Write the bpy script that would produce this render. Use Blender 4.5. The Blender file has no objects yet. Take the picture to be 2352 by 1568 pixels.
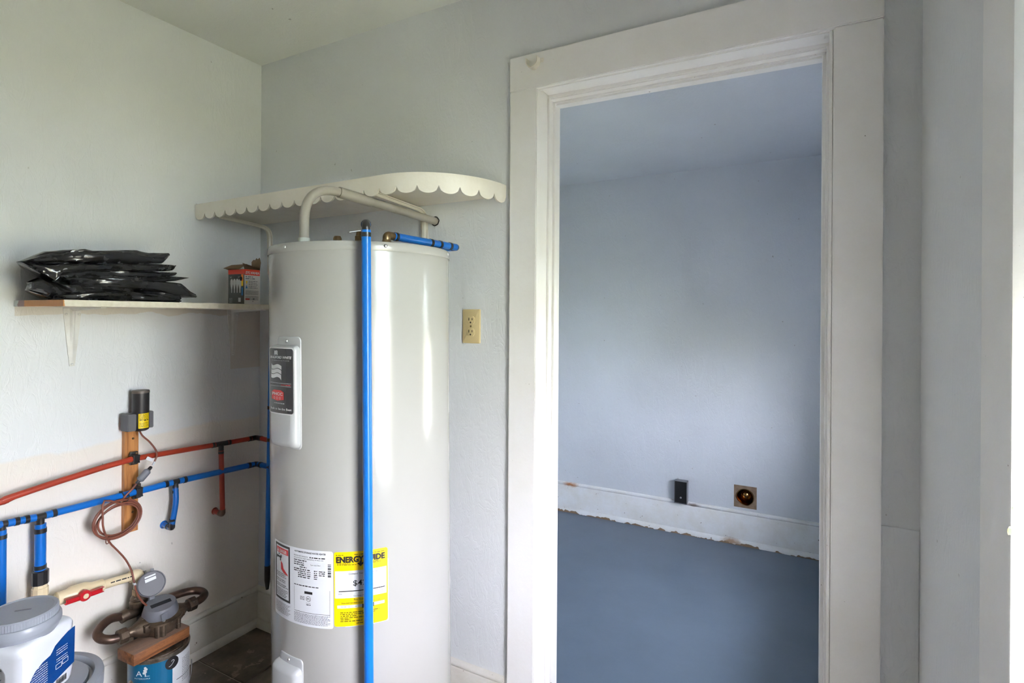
import bpy, bmesh, math, random
from mathutils import Vector, Matrix, noise as mnoise

S = bpy.context.scene
COL = S.collection
V = Vector
PI = math.pi
rnd = random.Random(7)

# ------------------------------------------------------------------ camera
FPX, PU, PV = 1247.0, 1176.0, 725.0
PSI, RHO = math.radians(28.7), 0.0063
EYE = V((0.0, 0.0, 1.355))
RGT = V((math.cos(PSI), math.sin(PSI), 0)); FWD = V((-math.sin(PSI), math.cos(PSI), 0)); UP = V((0, 0, 1))
CX = RGT * math.cos(RHO) + UP * math.sin(RHO)
CY = -RGT * math.sin(RHO) + UP * math.cos(RHO)
cam_d = bpy.data.cameras.new('camera')
cam = bpy.data.objects.new('camera', cam_d); COL.objects.link(cam)
cam_d.sensor_width = 36.0; cam_d.sensor_fit = 'HORIZONTAL'
cam_d.lens = 36.0 * FPX / 2352.0
cam_d.shift_y = (PV - 784.0) / 2352.0
cam_d.clip_start = 0.02; cam_d.clip_end = 200
mw = Matrix.Identity(4)
for i in range(3):
    mw[i][0] = CX[i]; mw[i][1] = CY[i]; mw[i][2] = -FWD[i]; mw[i][3] = EYE[i]
cam.matrix_world = mw
S.camera = cam

# ------------------------------------------------------------------ sky, sun, exposure
SKY_STRENGTH = 6.0
w = bpy.data.worlds.new('overcast_sky'); S.world = w
w.use_nodes = True
wn = w.node_tree.nodes; wl = w.node_tree.links
bgn = wn['Background']
bgn.inputs['Color'].default_value = (0.95, 0.96, 1.08, 1)
bgn.inputs['Strength'].default_value = SKY_STRENGTH
sun_d = bpy.data.lights.new('sun', 'SUN'); sun_d.energy = 11.0; sun_d.angle = math.radians(4); sun_d.color = (1.0, 0.95, 0.86)
sun = bpy.data.objects.new('sun', sun_d); COL.objects.link(sun)
sun.rotation_euler = V((0.62, -0.12, -0.75)).to_track_quat('-Z', 'Y').to_euler()   # from behind the house, high
S.view_settings.view_transform = 'Standard'; S.view_settings.look = 'None'
S.view_settings.exposure = 2.78; S.view_settings.gamma = 1.0
S.view_settings.use_curve_mapping = False
S.cycles.max_bounces = 14; S.cycles.diffuse_bounces = 10; S.cycles.glossy_bounces = 5
S.cycles.caustics_reflective = False; S.cycles.caustics_refractive = False
S.cycles.sample_clamp_indirect = 8.0

# ------------------------------------------------------------------ pixel <-> place
def ray(u, v):
    return (FWD + CX * ((u - PU) / FPX) + CY * ((PV - v) / FPX))
def on(u, v, axis, val):
    """place where the sight line of a photo pixel meets the plane axis = val"""
    d = ray(u, v); k = (val - EYE[axis]) / d[axis]
    return EYE + d * k
def onx(u, v, x): return on(u, v, 0, x)
def ony(u, v, y): return on(u, v, 1, y)
def onz(u, v, z): return on(u, v, 2, z)
def atd(u, v, depth): return EYE + ray(u, v) * depth

# ------------------------------------------------------------------ materials
def lin(c):
    c = c / 255.0
    return c / 12.92 if c <= 0.04045 else ((c + 0.055) / 1.055) ** 2.4
def rgb(r, g, b): return (lin(r), lin(g), lin(b), 1.0)

def nd(nt, typ, **kw):
    n = nt.nodes.new(typ)
    for k, v in kw.items():
        if k in n.inputs: n.inputs[k].default_value = v
        else: setattr(n, k, v)
    return n
def mixc(nt, fac, a, b, blend='MIX'):
    m = nt.nodes.new('ShaderNodeMix'); m.data_type = 'RGBA'; m.blend_type = blend
    def put(sock, val):
        if hasattr(val, 'is_output'): nt.links.new(val, sock)
        else: sock.default_value = val
    put(m.inputs[0], fac); put(m.inputs[6], a); put(m.inputs[7], b)
    return m.outputs[2]
def ramp(nt, fac, p0, p1, c0=(0, 0, 0, 1), c1=(1, 1, 1, 1)):
    r = nt.nodes.new('ShaderNodeValToRGB')
    r.color_ramp.elements[0].position = p0; r.color_ramp.elements[0].color = c0
    r.color_ramp.elements[1].position = p1; r.color_ramp.elements[1].color = c1
    nt.links.new(fac, r.inputs[0]); return r.outputs[0]
def math_n(nt, op, a, b=None, c=None):
    m = nt.nodes.new('ShaderNodeMath'); m.operation = op
    for i, x in enumerate((a, b, c)):
        if x is None: continue
        if hasattr(x, 'is_output'): nt.links.new(x, m.inputs[i])
        else: m.inputs[i].default_value = x
    return m.outputs[0]

def mat(name, col, rough=0.5, metal=0.0, spec=0.5, coat=0.0, mottle=None, bump=None, grain=None, specks=None):
    """mottle=(scale, colour, amount)  bump=(scale, strength)  grain=(stretch xyz, colour)  specks=(scale, threshold, colour)"""
    m = bpy.data.materials.new(name); m.use_nodes = True
    nt = m.node_tree; b = nt.nodes['Principled BSDF']
    b.inputs['Base Color'].default_value = col
    b.inputs['Roughness'].default_value = rough
    b.inputs['Metallic'].default_value = metal
    b.inputs['Specular IOR Level'].default_value = spec
    if coat: b.inputs['Coat Weight'].default_value = coat; b.inputs['Coat Roughness'].default_value = 0.08
    geo = nt.nodes.new('ShaderNodeNewGeometry')
    cur = col
    if mottle:
        n = nd(nt, 'ShaderNodeTexNoise', Scale=mottle[0], Detail=5.0, Roughness=0.6)
        nt.links.new(geo.outputs['Position'], n.inputs['Vector'])
        f = math_n(nt, 'MULTIPLY', ramp(nt, n.outputs['Fac'], 0.38, 0.68), mottle[2])
        cur = mixc(nt, f, cur, mottle[1])
    if grain:
        mp = nd(nt, 'ShaderNodeMapping'); mp.inputs['Scale'].default_value = grain[0]
        nt.links.new(geo.outputs['Position'], mp.inputs['Vector'])
        n = nd(nt, 'ShaderNodeTexNoise', Scale=1.0, Detail=6.0, Roughness=0.65, Distortion=0.6)
        nt.links.new(mp.outputs[0], n.inputs['Vector'])
        cur = mixc(nt, ramp(nt, n.outputs['Fac'], 0.4, 0.66), cur, grain[1])
    if specks:
        n = nd(nt, 'ShaderNodeTexNoise', Scale=specks[0], Detail=3.0, Roughness=0.7)
        nt.links.new(geo.outputs['Position'], n.inputs['Vector'])
        cur = mixc(nt, ramp(nt, n.outputs['Fac'], specks[1], specks[1] + 0.03), cur, specks[2])
    if hasattr(cur, 'is_output'): nt.links.new(cur, b.inputs['Base Color'])
    if bump:
        n = nd(nt, 'ShaderNodeTexNoise', Scale=bump[0], Detail=4.0, Roughness=0.55)
        nt.links.new(geo.outputs['Position'], n.inputs['Vector'])
        bp = nd(nt, 'ShaderNodeBump', Strength=bump[1], Distance=0.004)
        nt.links.new(n.outputs['Fac'], bp.inputs['Height'])
        nt.links.new(bp.outputs[0], b.inputs['Normal'])
    m['cur'] = 0
    return m

def plaster(name, col, rough=0.42, strength=0.5, cream=None, warm=None):
    """hand-brushed wall paint: soft lumps, fine brush strokes; cream = older paint colour left bare in places"""
    m = bpy.data.materials.new(name); m.use_nodes = True
    nt = m.node_tree; b = nt.nodes['Principled BSDF']
    b.inputs['Roughness'].default_value = rough; b.inputs['Specular IOR Level'].default_value = 0.45
    geo = nt.nodes.new('ShaderNodeNewGeometry'); pos = geo.outputs['Position']
    n0 = nd(nt, 'ShaderNodeTexNoise', Scale=2.2, Detail=4.0); nt.links.new(pos, n0.inputs['Vector'])
    dark = tuple(c * 0.93 for c in col[:3]) + (1,)
    cur = mixc(nt, ramp(nt, n0.outputs['Fac'], 0.35, 0.7), col, dark)
    sep = nt.nodes.new('ShaderNodeSeparateXYZ'); nt.links.new(pos, sep.inputs[0])
    if cream:
        ne = nd(nt, 'ShaderNodeTexNoise', Scale=7.0, Detail=3.0); nt.links.new(pos, ne.inputs['Vector'])
        zz = math_n(nt, 'ADD', sep.outputs[2], math_n(nt, 'MULTIPLY', math_n(nt, 'SUBTRACT', ne.outputs['Fac'], 0.5), 0.06))
        f = ramp(nt, math_n(nt, 'SUBTRACT', math_n(nt, 'ADD', 0.905, math_n(nt, 'MULTIPLY', sep.outputs[1], 0.01)), zz), 0.0, 0.012)
        cur = mixc(nt, f, cur, cream)
        # strip of bare older paint just under the shelf and the patch by the corner
        g1 = math_n(nt, 'MULTIPLY', math_n(nt, 'GREATER_THAN', sep.outputs[1], 0.722), math_n(nt, 'MULTIPLY', math_n(nt, 'GREATER_THAN', zz, 1.352), math_n(nt, 'LESS_THAN', sep.outputs[2], 1.385)))
        g2 = math_n(nt, 'MULTIPLY', math_n(nt, 'GREATER_THAN', sep.outputs[1], 1.425),
                    math_n(nt, 'MULTIPLY', math_n(nt, 'GREATER_THAN', sep.outputs[2], 1.125), math_n(nt, 'LESS_THAN', sep.outputs[2], 1.36)))
        g = math_n(nt, 'MAXIMUM', g1, g2)
        cur = mixc(nt, g, cur, warm)
    # dirt specks
    ns = nd(nt, 'ShaderNodeTexNoise', Scale=34.0, Detail=2.0); nt.links.new(pos, ns.inputs['Vector'])
    cur = mixc(nt, math_n(nt, 'MULTIPLY', ramp(nt, ns.outputs['Fac'], 0.76, 0.79), 0.55), cur, rgb(120, 112, 104))
    nt.links.new(cur, b.inputs['Base Color'])
    # brush relief
    mp = nd(nt, 'ShaderNodeMapping'); mp.inputs['Scale'].default_value = (26, 26, 9); mp.inputs['Rotation'].default_value = (0.35, 0.3, 0.2)
    nt.links.new(pos, mp.inputs['Vector'])
    a = nd(nt, 'ShaderNodeTexNoise', Scale=1.0, Detail=4.0, Roughness=0.6, Distortion=1.4); nt.links.new(mp.outputs[0], a.inputs['Vector'])
    c = nd(nt, 'ShaderNodeTexNoise', Scale=70.0, Detail=2.0); nt.links.new(pos, c.inputs['Vector'])
    ridge = math_n(nt, 'ABSOLUTE', math_n(nt, 'SUBTRACT', a.outputs['Fac'], 0.5))
    h = math_n(nt, 'ADD', math_n(nt, 'MULTIPLY', ramp(nt, ridge, 0.0, 0.06), 0.35),
               math_n(nt, 'ADD', a.outputs['Fac'], math_n(nt, 'MULTIPLY', c.outputs['Fac'], 0.25)))
    bp = nd(nt, 'ShaderNodeBump', Strength=strength, Distance=0.0022)
    nt.links.new(h, bp.inputs['Height']); nt.links.new(bp.outputs[0], b.inputs['Normal'])
    return m

M = {}
M['wall_left'] = plaster('brighter_lit_plaster_paint', rgb(229, 230, 231), 0.38, 0.34, cream=rgb(230, 223, 214), warm=rgb(216, 209, 200))  # same paint as the back wall; its stronger light is mixed into the colour
M['wall'] = plaster('pale_grey_plaster_paint', rgb(219, 221, 223), 0.45, 0.4)
M['far_wall'] = plaster('blue_lit_plaster_paint', rgb(200, 206, 214), 0.45, 0.4)  # the same wall paint, tinted to carry the far room's blue light
M['ceiling'] = plaster('ceiling_paint', rgb(226, 227, 222), 0.6, 0.3)
M['trim'] = mat('white_trim_paint', rgb(238, 237, 236), 0.36, mottle=(5, rgb(231, 228, 222), 0.6), bump=(45, 0.16), specks=(60, 0.74, rgb(120, 108, 92)))
M['baseb'] = mat('worn_baseboard_paint', rgb(222, 219, 212), 0.4, mottle=(9, rgb(200, 192, 178), 0.55), bump=(40, 0.2), specks=(45, 0.70, rgb(110, 96, 78)))
M['far_base'] = mat('worn_far_baseboard_paint', rgb(222, 226, 230), 0.42, mottle=(8, rgb(206, 204, 196), 0.6), bump=(40, 0.2), specks=(42, 0.69, rgb(96, 84, 70)))
M['far_floor'] = mat('blue_grey_floor_paint', rgb(92, 107, 124), 0.34, mottle=(3, rgb(82, 97, 113), 0.7), bump=(30, 0.05), specks=(50, 0.76, rgb(60, 64, 66)))
M['grout'] = mat('grout', rgb(188, 178, 164), 0.85)
M['tile'] = mat('slate_tile', rgb(122, 110, 97), 0.42, mottle=(9, rgb(78, 70, 63), 0.9), bump=(24, 0.5), specks=(14, 0.60, rgb(146, 132, 116)))
M['shelf'] = mat('cream_shelf_paint', rgb(232, 226, 214), 0.42, mottle=(12, rgb(222, 214, 198), 0.6), bump=(60, 0.12))
M['bracket'] = mat('white_bracket_paint', rgb(224, 222, 217), 0.35, mottle=(30, rgb(212, 206, 196), 0.5))
M['enamel'] = mat('heater_enamel', rgb(165, 163, 159), 0.19, spec=0.55, bump=(9, 0.012))
M['panel'] = mat('panel_enamel', rgb(176, 177, 178), 0.2, spec=0.55)
M['steel'] = mat('screw_steel', rgb(190, 190, 190), 0.28, 1.0)
M['white_lbl'] = mat('white_label_paper', rgb(210, 211, 216), 0.4)
M['yellow_lbl'] = mat('yellow_label_paper', rgb(238, 206, 0), 0.4)
M['black_lbl'] = mat('black_label_film', rgb(38, 38, 42), 0.25)
M['ink'] = mat('black_ink', rgb(30, 28, 30), 0.5)
M['ink_grey'] = mat('grey_ink', rgb(110, 110, 116), 0.5)
M['ink_olive'] = mat('dark_olive_ink', rgb(108, 94, 12), 0.5)
M['ink_red'] = mat('red_ink', rgb(206, 40, 44), 0.45)
M['ink_white'] = mat('white_ink', rgb(214, 214, 216), 0.5)
M['ink_silver'] = mat('silver_ink', rgb(206, 206, 208), 0.4)
M['blue_pipe'] = mat('blue_pipe_plastic', rgb(14, 108, 198), 0.3, spec=0.5, mottle=(14, rgb(20, 98, 182), 0.4))
M['red_pipe'] = mat('red_pipe_plastic', rgb(172, 58, 36), 0.4, mottle=(14, rgb(150, 48, 30), 0.5))
M['blk_fit'] = mat('black_fitting_plastic', rgb(34, 34, 36), 0.33, mottle=(30, rgb(60, 58, 56), 0.4))
M['brass'] = mat('tarnished_brass', rgb(140, 118, 86), 0.38, 0.9, mottle=(40, rgb(84, 70, 52), 0.8), bump=(80, 0.2))
M['bronze'] = mat('aged_bronze', rgb(112, 96, 80), 0.45, 0.75, mottle=(30, rgb(70, 60, 52), 0.9), bump=(60, 0.3), specks=(60, 0.66, rgb(140, 132, 120)))
M['copper'] = mat('aged_copper', rgb(104, 82, 70), 0.36, 0.7, mottle=(35, rgb(72, 58, 52), 0.8), bump=(60, 0.15))
M['iron'] = mat('dark_iron', rgb(48, 44, 42), 0.5, 0.5, mottle=(40, rgb(26, 24, 24), 0.7))
M['conduit'] = mat('grey_conduit_plastic', rgb(164, 157, 146), 0.45, mottle=(12, rgb(150, 143, 131), 0.5))
M['cream_pvc'] = mat('cream_pipe_plastic', rgb(226, 208, 172), 0.35, mottle=(10, rgb(214, 192, 150), 0.5))
M['valve_red'] = mat('red_valve_plastic', rgb(186, 26, 36), 0.35)
M['reg_grey'] = mat('grey_register_plastic', rgb(106, 107, 113), 0.42, bump=(120, 0.06), specks=(130, 0.7, rgb(150, 150, 152)))
M['reg_lid'] = mat('grey_lid_plastic', rgb(84, 83, 88), 0.45, bump=(120, 0.06))
M['glass_dark'] = mat('dark_register_glass', rgb(48, 50, 52), 0.12)
M['grey_lid'] = mat('bucket_lid_plastic', rgb(146, 150, 158), 0.36, bump=(90, 0.05), specks=(140, 0.72, rgb(190, 192, 196)))
M['white_pl'] = mat('white_jug_plastic', rgb(212, 214, 219), 0.3, spec=0.5)
M['blue_lbl'] = mat('blue_label_film', rgb(9, 62, 126), 0.35)
M['teal_lbl'] = mat('teal_label_film', rgb(18, 98, 136), 0.3)
M['can_metal'] = mat('can_metal', rgb(150, 142, 130), 0.4, 0.8, mottle=(50, rgb(100, 86, 70), 0.8))
M['rubber'] = mat('antenna_rubber', rgb(40, 38, 40), 0.42)
M['ant_grey'] = mat('antenna_grey_plastic', rgb(86, 86, 90), 0.4)
M['splice'] = mat('grey_splice_plastic', rgb(120, 122, 130), 0.4)
M['wire'] = mat('brown_cable', rgb(128, 74, 58), 0.42)
M['wood'] = mat('orange_pine', rgb(196, 134, 74), 0.5, grain=((60, 60, 5), rgb(150, 92, 44)), bump=(60, 0.15))
M['block'] = mat('weathered_lumber', rgb(146, 92, 54), 0.6, grain=((60, 6, 60), rgb(92, 54, 32)), bump=(60, 0.3))
def dusty(m, col):
    nt = m.node_tree; b = nt.nodes['Principled BSDF']; cur = b.inputs['Base Color'].links[0].from_socket
    geo = nt.nodes.new('ShaderNodeNewGeometry'); sep = nt.nodes.new('ShaderNodeSeparateXYZ'); nt.links.new(geo.outputs['True Normal'], sep.inputs[0])
    nt.links.new(mixc(nt, math_n(nt, 'MULTIPLY', ramp(nt, sep.outputs[2], 0.7, 0.95), 0.6), cur, col), b.inputs['Base Color'])
dusty(M['block'], rgb(140, 122, 110))
M['ivory'] = mat('ivory_plastic', rgb(206, 186, 140), 0.35)
M['slot'] = mat('dark_slot', rgb(28, 22, 18), 0.7)
M['blackbox'] = mat('black_box_metal', rgb(9, 9, 11), 0.5, specks=(90, 0.72, rgb(150, 150, 155)))
M['galv'] = mat('galvanised_steel', rgb(150, 152, 158), 0.4, 0.8)
M['plate_brown'] = mat('bare_brown_board', rgb(140, 122, 102), 0.7, mottle=(40, rgb(112, 92, 76), 0.8))
M['duct'] = mat('brassy_duct_metal', rgb(150, 114, 70), 0.14, 1.0, bump=(50, 0.5))
M['cardboard'] = mat('brown_cardboard', rgb(128, 104, 80), 0.7)
M['box_grey'] = mat('dark_grey_carton', rgb(84, 84, 86), 0.45)
M['box_white'] = mat('white_carton', rgb(216, 212, 210), 0.45)
M['box_red'] = mat('red_carton', rgb(222, 56, 30), 0.42)
M['orange'] = mat('orange_ink', rgb(240, 120, 20), 0.45)
M['yellow'] = mat('yellow_ink', rgb(244, 206, 40), 0.45)
M['skyblue'] = mat('blue_ink', rgb(60, 130, 200), 0.45)
M['chip_green'] = mat('green_old_paint', rgb(72, 108, 66), 0.5)
M['chip_yellow'] = mat('yellow_old_paint', rgb(214, 204, 110), 0.5)
M['chip_grey'] = mat('grey_old_paint', rgb(150, 156, 158), 0.5)
M['lawn'] = mat('lawn_grass', rgb(144, 142, 116), 0.9, mottle=(2, rgb(126, 126, 100), 0.8), bump=(40, 0.4))

def pane_mat():
    m = bpy.data.materials.new('window_glass'); m.use_nodes = True; nt = m.node_tree
    nt.nodes.remove(nt.nodes['Principled BSDF']); out = nt.nodes['Material Output']
    t = nd(nt, 'ShaderNodeBsdfTransparent'); t.inputs[0].default_value = (0.88, 0.91, 0.89, 1)
    g = nd(nt, 'ShaderNodeBsdfGlossy', Roughness=0.02); f = nd(nt, 'ShaderNodeFresnel', IOR=1.45); mx = nt.nodes.new('ShaderNodeMixShader')
    nt.links.new(f.outputs[0], mx.inputs[0]); nt.links.new(t.outputs[0], mx.inputs[1]); nt.links.new(g.outputs[0], mx.inputs[2]); nt.links.new(mx.outputs[0], out.inputs[0])
    return m
M['pane'] = pane_mat()

def stain(m, centre, radii, col, amount):
    nt = m.node_tree; b = nt.nodes['Principled BSDF']; cur = b.inputs['Base Color'].links[0].from_socket
    geo = nt.nodes.new('ShaderNodeNewGeometry'); mp = nd(nt, 'ShaderNodeMapping'); mp.vector_type = 'POINT'
    mp.inputs['Location'].default_value = tuple(-c / r for c, r in zip(centre, radii)); mp.inputs['Scale'].default_value = tuple(1 / r for r in radii)
    nt.links.new(geo.outputs['Position'], mp.inputs['Vector'])
    ln = nt.nodes.new('ShaderNodeVectorMath'); ln.operation = 'LENGTH'; nt.links.new(mp.outputs[0], ln.inputs[0])
    n = nd(nt, 'ShaderNodeTexNoise', Scale=45.0, Detail=4.0); nt.links.new(geo.outputs['Position'], n.inputs['Vector'])
    f = math_n(nt, 'SUBTRACT', math_n(nt, 'ADD', 0.75, n.outputs['Fac']), ln.outputs['Value'])
    nt.links.new(mixc(nt, math_n(nt, 'MULTIPLY', ramp(nt, f, 0.15, 0.9), amount), cur, col), b.inputs['Base Color'])
def chipped_foot(m, z, col):
    nt = m.node_tree; b = nt.nodes['Principled BSDF']; cur = b.inputs['Base Color'].links[0].from_socket
    geo = nt.nodes.new('ShaderNodeNewGeometry'); sep = nt.nodes.new('ShaderNodeSeparateXYZ'); nt.links.new(geo.outputs['Position'], sep.inputs[0])
    n = nd(nt, 'ShaderNodeTexNoise', Scale=16.0, Detail=5.0); nt.links.new(geo.outputs['Position'], n.inputs['Vector'])
    f = math_n(nt, 'SUBTRACT', math_n(nt, 'MULTIPLY', math_n(nt, 'SUBTRACT', n.outputs['Fac'], 0.42), z * 6), sep.outputs[2])
    nt.links.new(mixc(nt, math_n(nt, 'GREATER_THAN', f, 0.0), cur, col), b.inputs['Base Color'])
stain(M['far_base'], (-1.44, 3.49, 0.19), (0.06, 0.05, 0.018), rgb(166, 110, 60), 0.95)
stain(M['far_base'], (-0.62, 3.49, 0.19), (0.05, 0.05, 0.012), rgb(96, 72, 58), 0.8)
stain(M['far_base'], (-0.40, 3.49, 0.015), (0.06, 0.05, 0.02), rgb(150, 120, 90), 0.9)
chipped_foot(M['far_base'], 0.013, rgb(128, 108, 86))

# shelf board: bare brown wood and peeling grey at one end
def shelf_edge():
    m = mat('part_painted_shelf', rgb(226, 218, 202), 0.5, mottle=(60, rgb(208, 198, 178), 0.7), bump=(80, 0.3))
    nt = m.node_tree; b = nt.nodes['Principled BSDF']
    cream = b.inputs['Base Color'].links[0].from_socket
    geo = nt.nodes.new('ShaderNodeNewGeometry'); sep = nt.nodes.new('ShaderNodeSeparateXYZ'); nt.links.new(geo.outputs['Position'], sep.inputs[0])
    n = nd(nt, 'ShaderNodeTexNoise', Scale=70.0, Detail=3.0); nt.links.new(geo.outputs['Position'], n.inputs['Vector'])
    jit = math_n(nt, 'MULTIPLY', math_n(nt, 'SUBTRACT', n.outputs['Fac'], 0.5), 0.03)
    yy = math_n(nt, 'ADD', sep.outputs[1], math_n(nt, 'MULTIPLY', jit, 0.5)); xx = math_n(nt, 'ADD', sep.outputs[0], jit)
    c1 = mixc(nt, math_n(nt, 'GREATER_THAN', 0.7235, yy), cream, rgb(204, 138, 72))
    end = math_n(nt, 'GREATER_THAN', 0.7235, sep.outputs[1])
    c2 = mixc(nt, math_n(nt, 'MULTIPLY', end, math_n(nt, 'GREATER_THAN', -2.045, xx)), c1, rgb(150, 120, 114))
    c3 = mixc(nt, math_n(nt, 'MULTIPLY', end, math_n(nt, 'GREATER_THAN', -2.092, xx)), c2, rgb(196, 200, 194))
    nt.links.new(c3, b.inputs['Base Color'])
    return m
M['shelf_edge'] = shelf_edge()

def bag_mat():
    m = bpy.data.materials.new('black_plastic_film'); m.use_nodes = True
    nt = m.node_tree; b = nt.nodes['Principled BSDF']
    b.inputs['Base Color'].default_value = rgb(38, 38, 42); b.inputs['Roughness'].default_value = 0.2
    b.inputs['Specular IOR Level'].default_value = 0.6
    geo = nt.nodes.new('ShaderNodeNewGeometry')
    mp = nd(nt, 'ShaderNodeMapping'); mp.inputs['Scale'].default_value = (30, 7, 60); nt.links.new(geo.outputs['Position'], mp.inputs['Vector'])
    n = nd(nt, 'ShaderNodeTexNoise', Scale=1.0, Detail=3.0, Distortion=1.2); nt.links.new(mp.outputs[0], n.inputs['Vector'])
    r = math_n(nt, 'ABSOLUTE', math_n(nt, 'SUBTRACT', n.outputs['Fac'], 0.5))
    n2 = nd(nt, 'ShaderNodeTexNoise', Scale=45.0, Detail=2.0); nt.links.new(geo.outputs['Position'], n2.inputs['Vector'])
    h = math_n(nt, 'ADD', r, math_n(nt, 'MULTIPLY', n2.outputs['Fac'], 0.1))
    bp = nd(nt, 'ShaderNodeBump', Strength=0.22, Distance=0.008)
    nt.links.new(h, bp.inputs['Height']); nt.links.new(bp.outputs[0], b.inputs['Normal'])
    nr = nd(nt, 'ShaderNodeTexNoise', Scale=25.0, Detail=4.0); nt.links.new(geo.outputs['Position'], nr.inputs['Vector'])
    nt.links.new(ramp(nt, nr.outputs['Fac'], 0.35, 0.75, (0.08,) * 3 + (1,), (0.36,) * 3 + (1,)), b.inputs['Roughness'])
    return m
M['bag'] = bag_mat()

# ------------------------------------------------------------------ object helpers
def empty(name, loc=(0, 0, 0), label=None, cat=None, group=None, rot=None):
    o = bpy.data.objects.new(name, None); COL.objects.link(o)
    o.location = loc; o.empty_display_size = 0.05
    if rot is not None: o.rotation_euler = rot
    if label: o['label'] = label
    if cat: o['category'] = cat
    if group: o['group'] = group
    return o
def tag(o, label, cat, group=None):
    o['label'] = label; o['category'] = cat
    if group: o['group'] = group
    return o
def obj(name, bm, m, parent=None, smooth=None, label=None):
    """link a bmesh (given in world coordinates, or in the parent's local ones for local parents) as ONE mesh object"""
    bmesh.ops.recalc_face_normals(bm, faces=bm.faces[:])
    me = bpy.data.meshes.new(name)
    bm.to_mesh(me); bm.free()
    if smooth is not None:
        me.polygons.foreach_set('use_smooth', [True] * len(me.polygons))
        try: me.set_sharp_from_angle(angle=math.radians(smooth))
        except Exception: pass
    for mm in (m if isinstance(m, (list, tuple)) else [m]): me.materials.append(mm)
    o = bpy.data.objects.new(name, me); COL.objects.link(o)
    if parent is not None:
        o.parent = parent
        if not parent.get('_local'):
            root = parent
            while root.parent is not None and not root.get('_local'): root = root.parent
            if root.get('_local'): pass
            else:
                # geometry was written in world space: shift it into the root's frame
                off = root.get('_off')
                if off is not None: me.transform(Matrix.Translation(-V(off)))
    if label: o['label'] = label
    return o
def thing(name, loc, label, cat, group=None):
    """Empty at the thing's base; its parts are written in world coordinates"""
    o = empty(name, loc, label, cat, group); o['_off'] = list(loc); return o
def local_thing(name, loc, rot, label, cat, group=None):
    o = empty(name, loc, label, cat, group, rot); o['_local'] = 1; return o
def struct(o): o['kind'] = 'structure'; return o

def NB(): return bmesh.new()
def box(bm, x0, x1, y0, y1, z0, z1, bevel=0.0, seg=2):
    r = bmesh.ops.create_cube(bm, size=1.0)
    vs = r['verts']
    for v in vs:
        v.co = V(((x0 + x1) / 2 + v.co.x * (x1 - x0), (y0 + y1) / 2 + v.co.y * (y1 - y0), (z0 + z1) / 2 + v.co.z * (z1 - z0)))
    if bevel:
        es = list({e for v in vs for e in v.link_edges})
        bmesh.ops.bevel(bm, geom=es, offset=bevel, segments=seg, profile=0.5, affect='EDGES')
    return bm
def obox(bm, c, ex, ey, ez, hx, hy, hz, bevel=0.0, seg=2):
    """oriented box: centre, axes, half sizes"""
    r = bmesh.ops.create_cube(bm, size=2.0); vs = r['verts']
    ex, ey, ez = V(ex).normalized(), V(ey).normalized(), V(ez).normalized()
    for v in vs: v.co = V(c) + ex * (v.co.x * hx) + ey * (v.co.y * hy) + ez * (v.co.z * hz)
    if bevel:
        es = list({e for v in vs for e in v.link_edges})
        bmesh.ops.bevel(bm, geom=es, offset=bevel, segments=seg, profile=0.5, affect='EDGES')
    return bm
def smooth_path(pts, n=6):
    pts = [V(p) for p in pts]; out = []
    P = [pts[0] * 2 - pts[1]] + pts + [pts[-1] * 2 - pts[-2]]
    for i in range(1, len(P) - 2):
        p0, p1, p2, p3 = P[i - 1], P[i], P[i + 1], P[i + 2]
        for k in range(n):
            t = k / n
            out.append(0.5 * ((2 * p1) + (p2 - p0) * t + (2 * p0 - 5 * p1 + 4 * p2 - p3) * t * t + (3 * p1 - p0 - 3 * p2 + p3) * t ** 3))
    out.append(pts[-1]); return out
def round_path(pts, rad, n=6, lim=0.49):
    """polyline with rounded corners"""
    pts = [V(p) for p in pts]; out = [pts[0]]
    for i in range(1, len(pts) - 1):
        a, b, c = pts[i - 1], pts[i], pts[i + 1]
        r = min(rad, (a - b).length * lim, (c - b).length * lim)
        p = b + (a - b).normalized() * r; q = b + (c - b).normalized() * r
        for k in range(n + 1):
            t = k / n
            out.append(p * (1 - t) ** 2 + b * 2 * t * (1 - t) + q * t * t)
    out.append(pts[-1]); return out
def tube(bm, pts, r, seg=12, caps=True):
    pts = [V(p) for p in pts]
    rs = r if isinstance(r, (list, tuple)) else [r] * len(pts)
    t0 = (pts[1] - pts[0]).normalized()
    nrm = t0.orthogonal().normalized(); rings = []; prev = t0
    for i, p in enumerate(pts):
        if i == 0: t = t0
        elif i == len(pts) - 1: t = (pts[i] - pts[i - 1]).normalized()
        else: t = ((pts[i + 1] - p).normalized() + (p - pts[i - 1]).normalized()).normalized()
        q = prev.rotation_difference(t); nrm = q @ nrm; prev = t
        bn = t.cross(nrm).normalized(); nrm = bn.cross(t).normalized()
        rings.append([bm.verts.new(p + (nrm * math.cos(2 * PI * k / seg) + bn * math.sin(2 * PI * k / seg)) * rs[i]) for k in range(seg)])
    for a, b in zip(rings, rings[1:]):
        for k in range(seg):
            bm.faces.new((a[k], a[(k + 1) % seg], b[(k + 1) % seg], b[k]))
    if caps: bm.faces.new(rings[0][::-1]); bm.faces.new(rings[-1])
    return bm
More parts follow.
